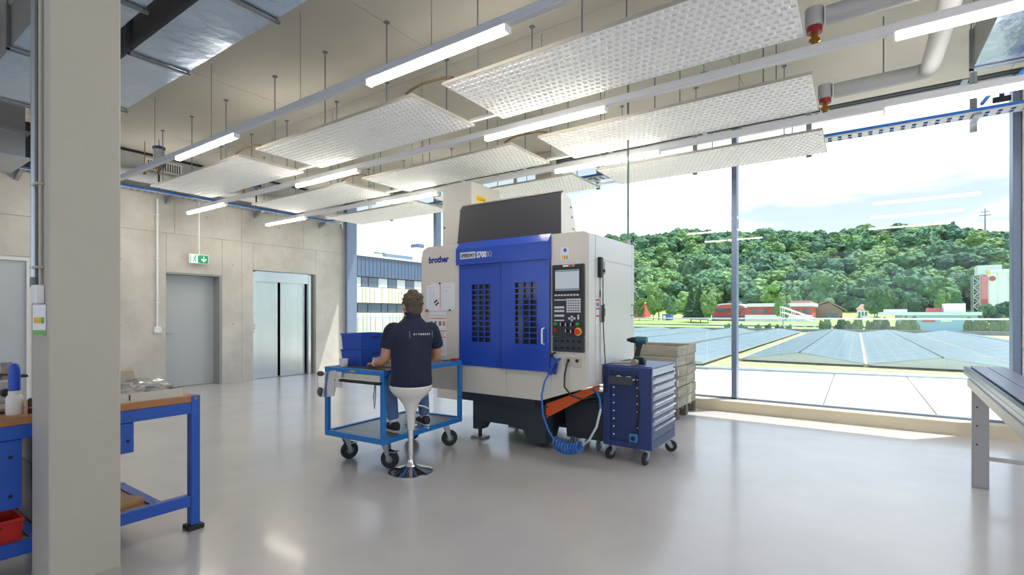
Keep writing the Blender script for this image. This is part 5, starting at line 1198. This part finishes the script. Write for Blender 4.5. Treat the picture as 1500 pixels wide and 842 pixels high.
ordn = ['rightmost', 'second from the right', 'third from the right', 'fourth from the right', 'fifth from the right', 'sixth from the right', 'seventh from the right', 'eighth from the right', 'ninth from the right', 'tenth from the right', 'leftmost', 'far left']
for q, k in enumerate(range(1, -9, -1)):
    xv = 0.22+3.14*k-(0.55 if k < -1 else 0)
    y0 = 16.6 if k >= -1 else 14.4
    t = thing('solar_array', 'tent shaped row of dark solar modules on the roof, %s' % ordn[q], 'solar row', (xv+1.57, y0, 0.0), 0, 'solar module rows on the roof')
    far = 45.0; n = int((far-y0)/(ML+0.02)); any_ = 0
    for j in range(n):
        y = y0+j*(ML+0.02); yc = y+ML/2
        if not (-0.40*yc-2.5 < xv+1.5 < 0.205*yc+2.2) or nmod >= 298: continue
        for sgn in (1, -1):
            o = obj('solar_module', mod_me[sgn], t, (xv+0.04 if sgn > 0 else xv+3.10, y, 0.055)); nmod += 1
            obj('frame', mod_me[(sgn, 'f')], o, local=True)
        any_ += 1
    if any_:
        MB().prism([(xv+0.04, 0.02), (xv+3.10, 0.02), (xv+1.57, 0.055+RISE-0.02)], y0-0.03, y0-0.01, 'y').build('end_plate', mat('end plate white', (206, 208, 208), 0.5), t)
        MB().box(xv+1.545, xv+1.595, y0, min(44.9, y0+n*(ML+0.02)), 0.055+RISE+0.002, 0.055+RISE+0.02).build('ridge_cap', dark_metal, t)
        MB().box(xv-0.07, xv+0.03, y0, 44.9, -0.04, 0.05).build('gravel_strip', mat('gravel strip', (186, 160, 132), 0.9, var=0.4, vscale=9), t)
    else: bpy.data.objects.remove(t)

# ------------------------------------------------------------------ land, lawn, hill
def hillz(x, y):
    g0 = -3.2+4.7*max(0, min(1, (y-60)/155.0))
    h = max(0, min(1, (y-212)/165.0)); h = h*h*(3-2*h)*0.5+h*0.5
    top = 42-(0.062 if x < 0 else 0.13)*max(-260, min(110, x))+1.8*math.sin(x*0.055)
    return g0+h*top
vv = []; ff = []
xg = [-460+20*i for i in range(41)]; yg = [40, 46.6, 60, 80, 100, 120, 140, 160, 180, 200, 212, 225, 240, 260, 280, 300, 320, 340, 360, 377, 400, 440, 500]
for y in yg:
    for x in xg: vv.append((x, y, hillz(x, y)))
for j in range(len(yg)-1):
    for i in range(len(xg)-1):
        a = j*len(xg)+i; ff.append((a, a+1, a+1+len(xg), a+len(xg)))
me = bpy.data.meshes.new('ground'); me.from_pydata(vv, [], ff)
gm_ = bpy.data.materials.new('land'); gm_.use_nodes = True; tt = gm_.node_tree; bb_ = tt.nodes['Principled BSDF']; bb_.inputs['Roughness'].default_value = 0.9
geo = tt.nodes.new('ShaderNodeNewGeometry'); sx_ = tt.nodes.new('ShaderNodeSeparateXYZ'); tt.links.new(geo.outputs['Position'], sx_.inputs[0])
n1 = tt.nodes.new('ShaderNodeTexNoise'); n1.inputs['Scale'].default_value = 0.05; n1.inputs['Detail'].default_value = 6; tt.links.new(geo.outputs['Position'], n1.inputs[0])
lawn = tt.nodes.new('ShaderNodeMix'); lawn.data_type = 'RGBA'; lawn.inputs[6].default_value = lin((168, 186, 96))+(1,); lawn.inputs[7].default_value = lin((126, 158, 78))+(1,); tt.links.new(n1.outputs[0], lawn.inputs[0])
rg = tt.nodes.new('ShaderNodeMapRange'); rg.inputs[1].default_value = 214; rg.inputs[2].default_value = 224; tt.links.new(sx_.outputs[1], rg.inputs[0])
fin_ = tt.nodes.new('ShaderNodeMix'); fin_.data_type = 'RGBA'; tt.links.new(rg.outputs[0], fin_.inputs[0]); tt.links.new(lawn.outputs[2], fin_.inputs[6]); fin_.inputs[7].default_value = lin((58, 84, 48))+(1,)
tt.links.new(fin_.outputs[2], bb_.inputs['Base Color']); me.materials.append(gm_)
land = bpy.data.objects.new('floor_land', me); COL.objects.link(land); struct(land, 'lawns and wooded hill beyond the roof', 'land')
# road
rd = MB().prism([(-120, 128), (60, 118), (60, 123), (-120, 134)], -1.15, -1.05, 'z').build('road', mat('asphalt', (150, 152, 152), 0.8)); tag(rd, 'pale grey road crossing the lawn', 'road')

# trees
leaf = [mat('leaves %d' % k, c, 0.75, var=0.42, vscale=5.5, rand=0.2, bump=1.0, bscale=15, spec=0.2, bdist=0.5) for k, c in enumerate(((98, 130, 78), (78, 114, 76), (114, 144, 86), (72, 106, 82), (92, 126, 90)))]  # haze over the hill is mixed into these muted greens
trunk_m = mat('bark', (96, 84, 68), 0.9)
def crown_mesh(seed, m, nl=16, wide=1.0, tall=1.0, sub=3):
    rr = random.Random(seed); b = MB()
    for k in range(nl):
        a = rr.uniform(0, 2*PI); q = math.sqrt(rr.random())*0.62*wide; z = rr.uniform(0.25, 0.95)
        q *= math.sqrt(max(0.15, 1-(abs(z-0.5)/0.62)**2)); s_ = rr.uniform(0.26, 0.40)
        mt = Matrix.Translation((q*math.cos(a), q*math.sin(a), z*1.35*tall)) @ Matrix.Diagonal((s_, s_, s_*0.85, 1))
        g_ = bmesh.ops.create_icosphere(b.bm, subdivisions=sub, radius=1.0, matrix=mt)
        c_ = Vector((q*math.cos(a), q*math.sin(a), z*1.35*tall))
        for v in g_['verts']:
            d_ = v.co-c_; n_ = noise.noise(v.co*5.5+Vector((seed*3.1, k*1.7, 0)))*0.38+noise.noise(v.co*13+Vector((k, seed, 0)))*0.28+rr.uniform(-0.07, 0.07)
            v.co = c_+d_*(1+n_)
    return b.mesh('crown', m)
trunk_me = MB().cyl((0, 0, -0.3), (0, 0, 0.7), 0.06, 8, 0.04).mesh('trunk', trunk_m)
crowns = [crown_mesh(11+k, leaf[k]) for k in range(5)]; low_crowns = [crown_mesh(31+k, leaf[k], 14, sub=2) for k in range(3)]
ntree = 0; spots = []
for j in range(17):
    for i in range(34):
        y = 222+j*9.8+R.uniform(-3.5, 3.5); x = -232+i*10.6+(5.3 if j % 2 else 0)+R.uniform(-3.6, 3.6)
        if not (-0.60*y < x < 0.33*y): continue
        spots.append((x, y))
spots.sort(key=lambda s_: (not (-0.405*s_[1] < s_[0] < 0.225*s_[1]), s_[1]))
hidden = []
for x, y in spots:
    if ntree >= 292: hidden.append((x, y)); continue
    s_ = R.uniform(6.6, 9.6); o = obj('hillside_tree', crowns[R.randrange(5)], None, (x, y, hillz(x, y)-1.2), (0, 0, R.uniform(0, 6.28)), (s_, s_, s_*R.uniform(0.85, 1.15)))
    zone = ('left of the mullion' if x < -0.235*y else 'between the mullion and the barn' if x < -0.05*y else 'above the warehouse' if x < 0.12*y else 'behind the silos'); hgt = 'foot' if y < 250 else 'lower slope' if y < 290 else 'upper slope' if y < 335 else 'crest'
    tag(o, 'leafy tree on the %s of the wooded hill, %s' % (hgt, zone), 'tree', 'trees of the wooded hillside'); ntree += 1
bm_ = bmesh.new()
for x, y in hidden:
    me_ = low_crowns[R.randrange(3)]; s_ = R.uniform(6.6, 9.6)
    M_ = Matrix.Translation((x, y, hillz(x, y)-1.2)) @ Matrix.Rotation(R.uniform(0, 6.28), 4, 'Z') @ Matrix.Scale(s_, 4)
    off_ = len(bm_.verts); bm_.from_mesh(me_); bm_.verts.ensure_lookup_table()
    for v in bm_.verts[off_:]: v.co = M_ @ v.co
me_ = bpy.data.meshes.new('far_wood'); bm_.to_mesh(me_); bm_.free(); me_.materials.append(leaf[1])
fw_ = obj('far_wood', me_); tag(fw_, 'unbroken treetops along the far crest of the hill', 'wood', kind='stuff')
# wood seen through the left end of the glazing
for k, (x, y) in enumerate(((-300, 205), (-318, 214), (-285, 214), (-296, 226), (-272, 232), (-330, 222), (-262, 222), (-280, 244))):
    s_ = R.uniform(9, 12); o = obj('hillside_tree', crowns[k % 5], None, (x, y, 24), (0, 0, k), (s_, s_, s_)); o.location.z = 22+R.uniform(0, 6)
    tag(o, 'treetop rising behind the flat roof of the office building', 'tree', 'treetops behind the office building')
    tk = obj('trunk', trunk_me, o, (0, 0, -1.4), (0, 0, 0), (3, 3, 2.4), local=True)
def gz(x, y): return hillz(x, y)
def lone_tree(name, label, x, y, s_, h, k, group=None, cat='tree', trunk=True, zoff=0):
    t = thing(name, label, cat, (x, y, gz(x, y)+zoff), R.uniform(0, 6), group)
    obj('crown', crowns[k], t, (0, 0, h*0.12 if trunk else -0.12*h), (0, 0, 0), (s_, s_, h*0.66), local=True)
    if trunk: obj('trunk', trunk_me, t, (0, 0, 0), (0, 0, 0), (s_*0.8, s_*0.8, h*0.5), local=True)
    return t
# conifer shape
def conifer(label, x, y, r, h, m):
    t = thing('conifer', label, 'tree', (x, y, gz(x, y)), 0, None)
    b = MB(); rr = random.Random(int(x*7))
    for k in range(9):
        z = h*(0.1+0.09*k); q = r*(1-k/9.5); ring = []
        b.cyl((0, 0, z), (0, 0, z+h*0.2), q, 18, q*0.25)
    for v in b.bm.verts: v.co += Vector((rr.uniform(-1, 1), rr.uniform(-1, 1), rr.uniform(-1, 1)))*r*0.13
    b.build('crown', m, t, local=True); obj('trunk', trunk_me, t, (0, 0, 0), (0, 0, 0), (r, r, h*0.3), local=True)
# positions on the plain: x taken from image pixel column u at distance Y
def XY(u, Y):
    r_ = (u-750)/734.0; return (-0.5668+0.8238*r_)/(0.8238+0.5668*r_)*Y
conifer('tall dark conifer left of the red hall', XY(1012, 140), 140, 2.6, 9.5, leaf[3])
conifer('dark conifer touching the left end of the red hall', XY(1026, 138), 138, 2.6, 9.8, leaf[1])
lone_tree('broadleaf_tree', 'bright green tree directly left of the red hall', XY(1037, 136), 136, 2.6, 6.6, 2)
lone_tree('broadleaf_tree', 'young tree on the lawn beside the blue container', XY(957, 150), 150, 3.2, 9.5, 2)
lone_tree('broadleaf_tree', 'small pale tree on the lawn right of the blue container', XY(982, 165), 165, 2.8, 6.5, 4)
lone_tree('broadleaf_tree', 'small tree on the lawn by the machine edge', XY(936, 150), 150, 2.4, 6, 2)
lone_tree('broadleaf_tree', 'light green tree in front of the right end of the red hall', XY(1147, 128), 128, 2.2, 6.5, 2)
lone_tree('round_tree', 'round dense dark tree right of the small red roofed house', XY(1285, 150), 150, 3.2, 7.6, 1)
lone_tree('broadleaf_tree', 'dark tree above the round tree by the house', XY(1281, 185), 185, 3.2, 11, 3)
lone_tree('broadleaf_tree', 'pale pointed tree right of the round tree', XY(1312, 170), 170, 2.8, 7, 4)
lone_tree('broadleaf_tree', 'low round bush left of the blue warehouse', XY(1345, 165), 165, 3.2, 5, 3)
lone_tree('broadleaf_tree', 'small tree in front of the left warehouse end', XY(1381, 150), 150, 1.9, 6.5, 2)
for q, u in enumerate((1447, 1464, 1482)): lone_tree('broadleaf_tree', ['leafy tree at the foot of the red tower', 'leafy tree below the middle silo', 'leafy tree below the right silo'][q], XY(u, 130), 130, 1.8, 3.8+q*0.2, (4, 3, 1)[q])
# hedge bushes in front
for q, (u, lab) in enumerate(((1068, 'rounded hedge bush in front of the mullion'), (1085, 'rounded hedge bush right of the mullion'), (1115, 'hedge bush below the white tent frame, left end'), (1128, 'hedge bush below the white tent frame, second from left'), (1142, 'hedge bush below the white tent frame, middle'), (1158, 'hedge bush below the white tent frame, right end'), (1210, 'hedge bush left of the brown barn'), (1232, 'hedge bush below the brown barn'), (1252, 'hedge bush below the small house'), (1278, 'bright hedge bush below the round tree'), (1300, 'bright hedge bush right of the round tree'), (1322, 'bright hedge bush at the warehouse wall, left'), (1338, 'bright hedge bush at the warehouse wall, right'), (1424, 'bright hedge bush below the lattice stair'), (1444, 'bright hedge bush below the red tower'), (1462, 'bright hedge bush below the middle silo'), (1482, 'bright hedge bush nearest the right mullion'))):
    Y_ = 66+1.5*math.sin(q*2.1); lone_tree('hedge_bush', lab, XY(u, Y_), Y_, 1.0+0.12*math.sin(q), 3.6 if q < 6 else 4.6, (2, 0, 2)[q % 3], 'hedge bushes beyond the roof', 'bush', False)
# ------------------------------------------------------------------ buildings
def bld(name, label, cx, cy, rz=0.0): return thing(name, label, 'building', (cx, cy, gz(cx, cy)-1.0), rz)
def lb(b_, name, m, *boxes):
    m_ = MB()
    for q in boxes: m_.box(*q)
    return m_.build(name, m, b_, local=True)
hall_red = mat('hall red', (190, 84, 84), 0.6); hall_white = mat('hall white', (228, 230, 232), 0.5); hall_blue = mat('hall blue', (70, 88, 124), 0.5); roof_red = mat('roof tile red', (164, 118, 106), 0.8, var=0.15, vscale=2); far_glass = mat('far window glass', (84, 100, 122), 0.15, coat=0.6); brown_w = mat('barn brown', (142, 122, 108), 0.8); barn_roof = mat('barn roof', (150, 116, 104), 0.8); silo_m = mat('silo white', (226, 230, 234), 0.5); sky_blue = mat('warehouse blue', (152, 182, 214), 0.5)
h_ = bld('red_hall', 'long red and white hall with curved roof behind the mullion', XY(1043, 150), 150)
W_ = XY(1190, 150)-XY(1043, 150); z_ = 0.1-gz(XY(1043, 150), 150)
lb(h_, 'wall', hall_red, (0, W_, 0, 14, 0, 4.6+z_))
lb(h_, 'lower_wall', hall_white, (W_*0.36, W_*1.0, -1.2, -0.05, 0, 2.1+z_)); lb(h_, 'lower_wall', hall_blue, (0.2, W_*0.36, -0.8, -0.05, 0, 1.6+z_))
b = MB(); b.prism([(0.0, 4.0+z_)]+[(W_*0.19+W_*0.19*math.cos(PI-PI*k/10), 4.0+z_+1.35*math.sin(PI*k/10)) for k in range(11)]+[(W_*0.38, 4.0+z_)], -0.6, 14, 'y'); b.build('curved_roof', hall_white, h_, local=True)
b = MB(); b.prism([(0.6, 3.9+z_)]+[(W_*0.19+W_*0.165*math.cos(PI-PI*k/10), 4.0+z_+1.0*math.sin(PI*k/10)) for k in range(11)]+[(W_*0.36, 3.9+z_)], -0.75, -0.62, 'y'); b.build('gable', hall_red, h_, local=True)
lb(h_, 'roof', hall_white, (W_*0.38, W_+0.5, -0.8, 14, 4.3+z_, 5.2+z_))
for a, b2 in ((0.04, 0.17), (0.20, 0.32)): lb(h_, 'window', far_glass, (W_*a, W_*b2, -0.80, -0.74, 3.0+z_, 3.9+z_))
for a in (0.42, 0.52, 0.62, 0.72, 0.82, 0.91): lb(h_, 'window', far_glass, (W_*a, W_*(a+0.06), -0.06, -0.01, 2.6+z_, 3.6+z_))
lb(h_, 'sign_stripe', mat('hall orange', (222, 120, 50), 0.5), (W_*0.05, W_*0.3, -0.86, -0.81, 0.6+z_, 0.9+z_))
b = MB(); b.prism([(W_*0.62, 5.1+z_), (W_*1.0, 5.1+z_), (W_*0.96, 5.9+z_), (W_*0.66, 5.9+z_)], 4, 12, 'y'); b.build('rear_roof', roof_red, h_, local=True)
h2 = bld('red_shed', 'small red shed at the machine edge beyond the lawn', XY(926, 170), 170); lb(h2, 'wall', hall_red, (-2, 4.6, 0, 6, 0, 6.0)); lb(h2, 'roof', hall_white, (-2.3, 4.9, -0.3, 6, 6.0, 6.5))
h3 = bld('blue_container', 'small blue container standing on the lawn', XY(970, 150), 150); lb(h3, 'body', mat('container blue', (44, 92, 170), 0.5), (0, 2.6, 0, 2.4, 0.7, 2.9)); lb(h3, 'door', hall_white, (0.3, 1.0, -0.05, 0, 0.9, 2.5)); lb(h3, 'window', far_glass, (1.4, 2.2, -0.05, 0, 1.7, 2.5))
# white tent frame
h4 = thing('tent_frame', 'white steel gable frame standing in front of the red hall', 'frame', (XY(1143, 105), 105, gz(XY(1143, 105), 105)))
fm_ = MB(); Wt = XY(1192, 105)-XY(1143, 105)
zt = 1.4+10/734*100-gz(XY(1143, 105), 105)
for y in (0, 3, 6):
    for p0, p1 in (((0, zt), (Wt, zt-2.2)), ((0, zt), (0, 0)), ((Wt, zt-2.2), (Wt, 0)), ((0, zt-1.0), (Wt, zt-2.8)), ((Wt*.35, zt-0.8), (Wt*.35, 0)), ((Wt*.7, zt-1.6), (Wt*.7, 0))):
        MB().cyl((p0[0], y, p0[1]), (p1[0], y, p1[1]), 0.06, 6).build('strut', hall_white, h4, local=True)
for x, z in ((0, zt), (Wt, zt-2.2), (Wt*.35, zt-0.8)): MB().cyl((x, 0, z), (x, 6, z), 0.06, 6).build('purlin', hall_white, h4, local=True)
h5 = bld('barn', 'grey brown barn with low gabled roof right of the red hall', XY(1187, 165), 165); Wb = XY(1236, 165)-XY(1187, 165); zb = 1.0-gz(XY(1187, 165), 165)
b = MB(); b.prism([(0.5, 0), (Wb-0.5, 0), (Wb-0.5, 2.6+zb), (Wb*0.55, 4.6+zb), (0.5, 3.4+zb)], 0, 10, 'y'); b.build('wall', brown_w, h5, local=True)
b = MB(); b.prism([(-0.6, 3.1+zb), (Wb*0.55, 4.9+zb), (Wb+0.6, 2.2+zb), (Wb+0.6, 2.5+zb), (Wb*0.55, 5.25+zb), (-0.6, 3.45+zb)], -0.5, 10.5, 'y'); b.build('roof', barn_roof, h5, local=True)
lb(h5, 'door', far_glass, (Wb*0.45, Wb*0.8, -0.08, 0.0, 0.2+zb, 1.7+zb))
h6 = bld('small_house', 'small white house with red hipped roof', XY(1254, 170), 170); Wh = XY(1273, 170)-XY(1254, 170); zb = 1.0-gz(XY(1254, 170), 170)
lb(h6, 'wall', hall_white, (0.2, Wh-0.2, 0, 4, 0, 2.7+zb))
b = MB(); b.loft([[(-0.2, -0.4, 2.7+zb), (Wh+0.2, -0.4, 2.7+zb), (Wh+0.2, 4.4, 2.7+zb), (-0.2, 4.4, 2.7+zb)], [(Wh*.4, 1.6, 4.2+zb), (Wh*.6, 1.6, 4.2+zb), (Wh*.6, 2.4, 4.2+zb), (Wh*.4, 2.4, 4.2+zb)]]); b.build('roof', roof_red, h6, local=True)
for a in (0.2, 0.45, 0.7): lb(h6, 'window', far_glass, (Wh*a, Wh*(a+0.14), -0.06, 0.0, 1.0+zb, 2.0+zb))
h7 = bld('warehouse', 'long pale blue warehouse with red lettering behind the bushes', XY(1296, 110), 110); Ww = XY(1432, 110)-XY(1296, 110); zb = 2.0-gz(XY(1296, 110), 110)
lb(h7, 'wall', sky_blue, (Ww*0.2, Ww, 0, 16, 0, 0.2+zb)); lb(h7, 'roof', mat('warehouse roof', (206, 216, 230), 0.4), (-0.5, Ww+0.5, -0.4, 16.5, 0.2+zb, 0.75+zb))
lb(h7, 'roof_unit', hall_white, (Ww*0.02, Ww*0.3, 8, 12, 0.75+zb, 1.3+zb)); lb(h7, 'roof_unit', hall_red, (Ww*0.55, Ww*0.72, 10, 12, 0.75+zb, 1.5+zb)); lb(h7, 'roof_unit', hall_white, (Ww*0.74, Ww*0.98, 9, 12, 0.75+zb, 2.3+zb))
lb(h7, 'letter_band', hall_red, (Ww*0.42, Ww*0.56, -0.1, 0.0, -0.95+zb, -0.6+zb)); lb(h7, 'letter_band', hall_white, (Ww*0.62, Ww*0.74, -0.1, 0.0, -0.9+zb, -0.6+zb))
# silos
h8 = thing('silo_plant', 'white grain silos with red tower and lattice stair at the right edge', 'silo', (XY(1462, 160), 160, gz(XY(1462, 160), 160))); ox = XY(1462, 160); g8 = gz(ox, 160)
def zpx(v, Y=160, u=1462): return 1.4+(460-v)/734.0*(Y/(0.8238+0.5668*(u-750)/734.0))-g8
for k, u in enumerate((1452, 1467, 1482, 1497)):
    x = XY(u, 160)-ox; MB().cyl((x, 0, 0), (x, 0, zpx(400)), 1.25, 20).build('silo', silo_m, h8, True, local=True)
MB().box(XY(1446, 160)-ox, XY(1506, 160)-ox, -1.35, 1.5, zpx(400), zpx(395)).build('gallery', silo_m, h8, local=True)
MB().box(XY(1431, 160)-ox, XY(1466, 160)-ox, -1.0, 3, zpx(402), zpx(388)).build('head_house', mat('head house grey', (206, 212, 216), 0.5), h8, local=True)
MB().box(XY(1436, 160)-ox, XY(1445, 160)-ox, -1.3, 1.5, zpx(446), zpx(404)).build('tower', mat('tower pink red', (206, 130, 140), 0.6), h8, local=True)
MB().box(XY(1436, 160)-ox, XY(1445, 160)-ox, -1.32, -1.301, zpx(446), zpx(438)).build('tower_base', hall_red, h8, local=True)
MB().box(XY(1444, 160)-ox, XY(1449, 160)-ox, -1.4, -1.1, zpx(400), zpx(396)).build('yellow_sign', yellow_m, h8, local=True)
xa, xb = XY(1424, 160)-ox, XY(1434, 160)-ox
for x in (xa, xb):
    for y in (-1.2, 1.0): MB().cyl((x, y, 0), (x, y, zpx(402)), 0.10, 6).build('stair_post', steel, h8, local=True)
for k in range(7):
    za, zb2 = zpx(455-7*k), zpx(448-7*k); a, c = (xa, xb) if k % 2 else (xb, xa)
    MB().cyl((a, -1.2, za), (c, -1.2, zb2), 0.16, 6).cyl((xa, -1.2, zb2), (xb, -1.2, zb2), 0.08, 6).build('stair_flight', steel, h8, local=True)
MB().cyl((XY(1452, 160)-ox, -1.26, zpx(408)), (XY(1452, 160)-ox, -1.30, zpx(408)), 0.6, 16).build('emblem', hall_red, h8, local=True)
MB().prism([(XY(1480, 160)-ox-0.6, zpx(409)), (XY(1480, 160)-ox+0.6, zpx(409)), (XY(1480, 160)-ox+0.1, zpx(405))], -1.32, -1.27, 'y').build('emblem', navy_print, h8, local=True)
# power mast on the crest
h9 = thing('power_mast', 'thin lattice mast on the crest of the hill', 'mast', (XY(1443, 375), 375, hillz(XY(1443, 375), 375)))
MB().cyl((0, 0, 0), (0, 0, 24), 0.5, 6, 0.2).build('mast', grey_pl, h9, local=True); MB().box(-2.6, 2.6, -0.15, 0.15, 20, 20.4).box(-1.8, 1.8, -0.15, 0.15, 22, 22.3).build('cross_arm', grey_pl, h9, local=True)
h10 = thing('telegraph_pole', 'dark wooden pole with cross arms on the lawn near the machine edge', 'pole', (XY(965, 150), 150, gz(XY(965, 150), 150)))
MB().cyl((0, 0, 0), (0, 0, 9.0), 0.22, 8, 0.16).build('pole', pallet_dk, h10, local=True); MB().box(-1.6, 1.6, -0.1, 0.1, 7.9, 8.15).box(-1.2, 1.2, -0.1, 0.1, 6.9, 7.1).build('cross_arm', pallet_dk, h10, local=True)

# office building seen through the left end of the glazing
ob = thing('office_building', 'office building with blue grey top floor and two window bands', 'building', (-38, 40, -3))
fx = -35.0; yb0, yb1 = 18.0, 62.0
clad = mat('blue grey cladding', (92, 108, 138), 0.5, metal=0.2); cream_c = mat('cream cladding', (226, 222, 206), 0.6); fr_m = mat('office frame', (78, 86, 102), 0.5)
def ban(name, m, z0, z1, x1=fx): return MB().box(fx-14, x1, yb0, yb1, z0, z1).build(name, m, ob)
ban('top_floor', clad, 4.67, 6.4); ban('facade_band', cream_c, 2.39, 3.74); ban('facade_band', cream_c, -3.0, 1.52); ban('window_recess', fr_m, 3.74, 4.67, fx-0.35); ban('window_recess', fr_m, 1.52, 2.39, fx-0.35)
MB().box(fx-14.2, fx+0.12, yb0-0.1, yb1, 6.4, 6.55).build('roof_edge', white_paint, ob)
rr = random.Random(4)
blind = mat('office blind', (206, 214, 220), 0.5)
for z0, z1, top_ in ((3.80, 4.60, True), (1.58, 2.33, False)):
    y = yb0+0.3
    while y < yb1-1:
        wd = rr.choice((0.75, 1.1, 1.1, 1.5))
        MB().box(fx-0.34, fx-0.22, y, y+wd-0.1, z0, z1).build('window', blind if (top_ and rr.random() < 0.62) else far_glass, ob); y += wd
rb_ = MB(); y = yb0
while y < yb1:
    rb_.box(fx, fx+0.04, y, y+0.05, 4.72, 6.38); y += 0.42
ro = rb_.build('cladding_ribs', clad, ob); ro['kind'] = 'stuff'
rb_ = MB(); y = yb0
while y < yb1:
    rb_.box(fx, fx+0.05, y, y+rr.choice((0.08, 0.2)), 2.41, 3.72); rb_.box(fx, fx+0.05, y+0.1, y+0.1+rr.choice((0.08, 0.2)), -2.9, 1.5); y += rr.choice((0.4, 0.55, 0.8))
ro = rb_.build('cladding_battens', mat('cream batten', (206, 198, 176), 0.6), ob); ro['kind'] = 'stuff'
MB().box(fx-6, fx-3, 28, 33, 6.55, 7.2).build('roof_unit', white_paint, ob); MB().box(fx-5, fx-3, 33.5, 37.0, 6.55, 7.35).build('roof_unit', alu, ob); MB().box(fx-5, fx-4, 38.6, 39.8, 6.55, 8.6).build('chimney', white_paint, ob); MB().box(fx-5.1, fx-3.9, 38.8, 39.6, 8.6, 9.0).build('chimney_cowl', clad, ob)
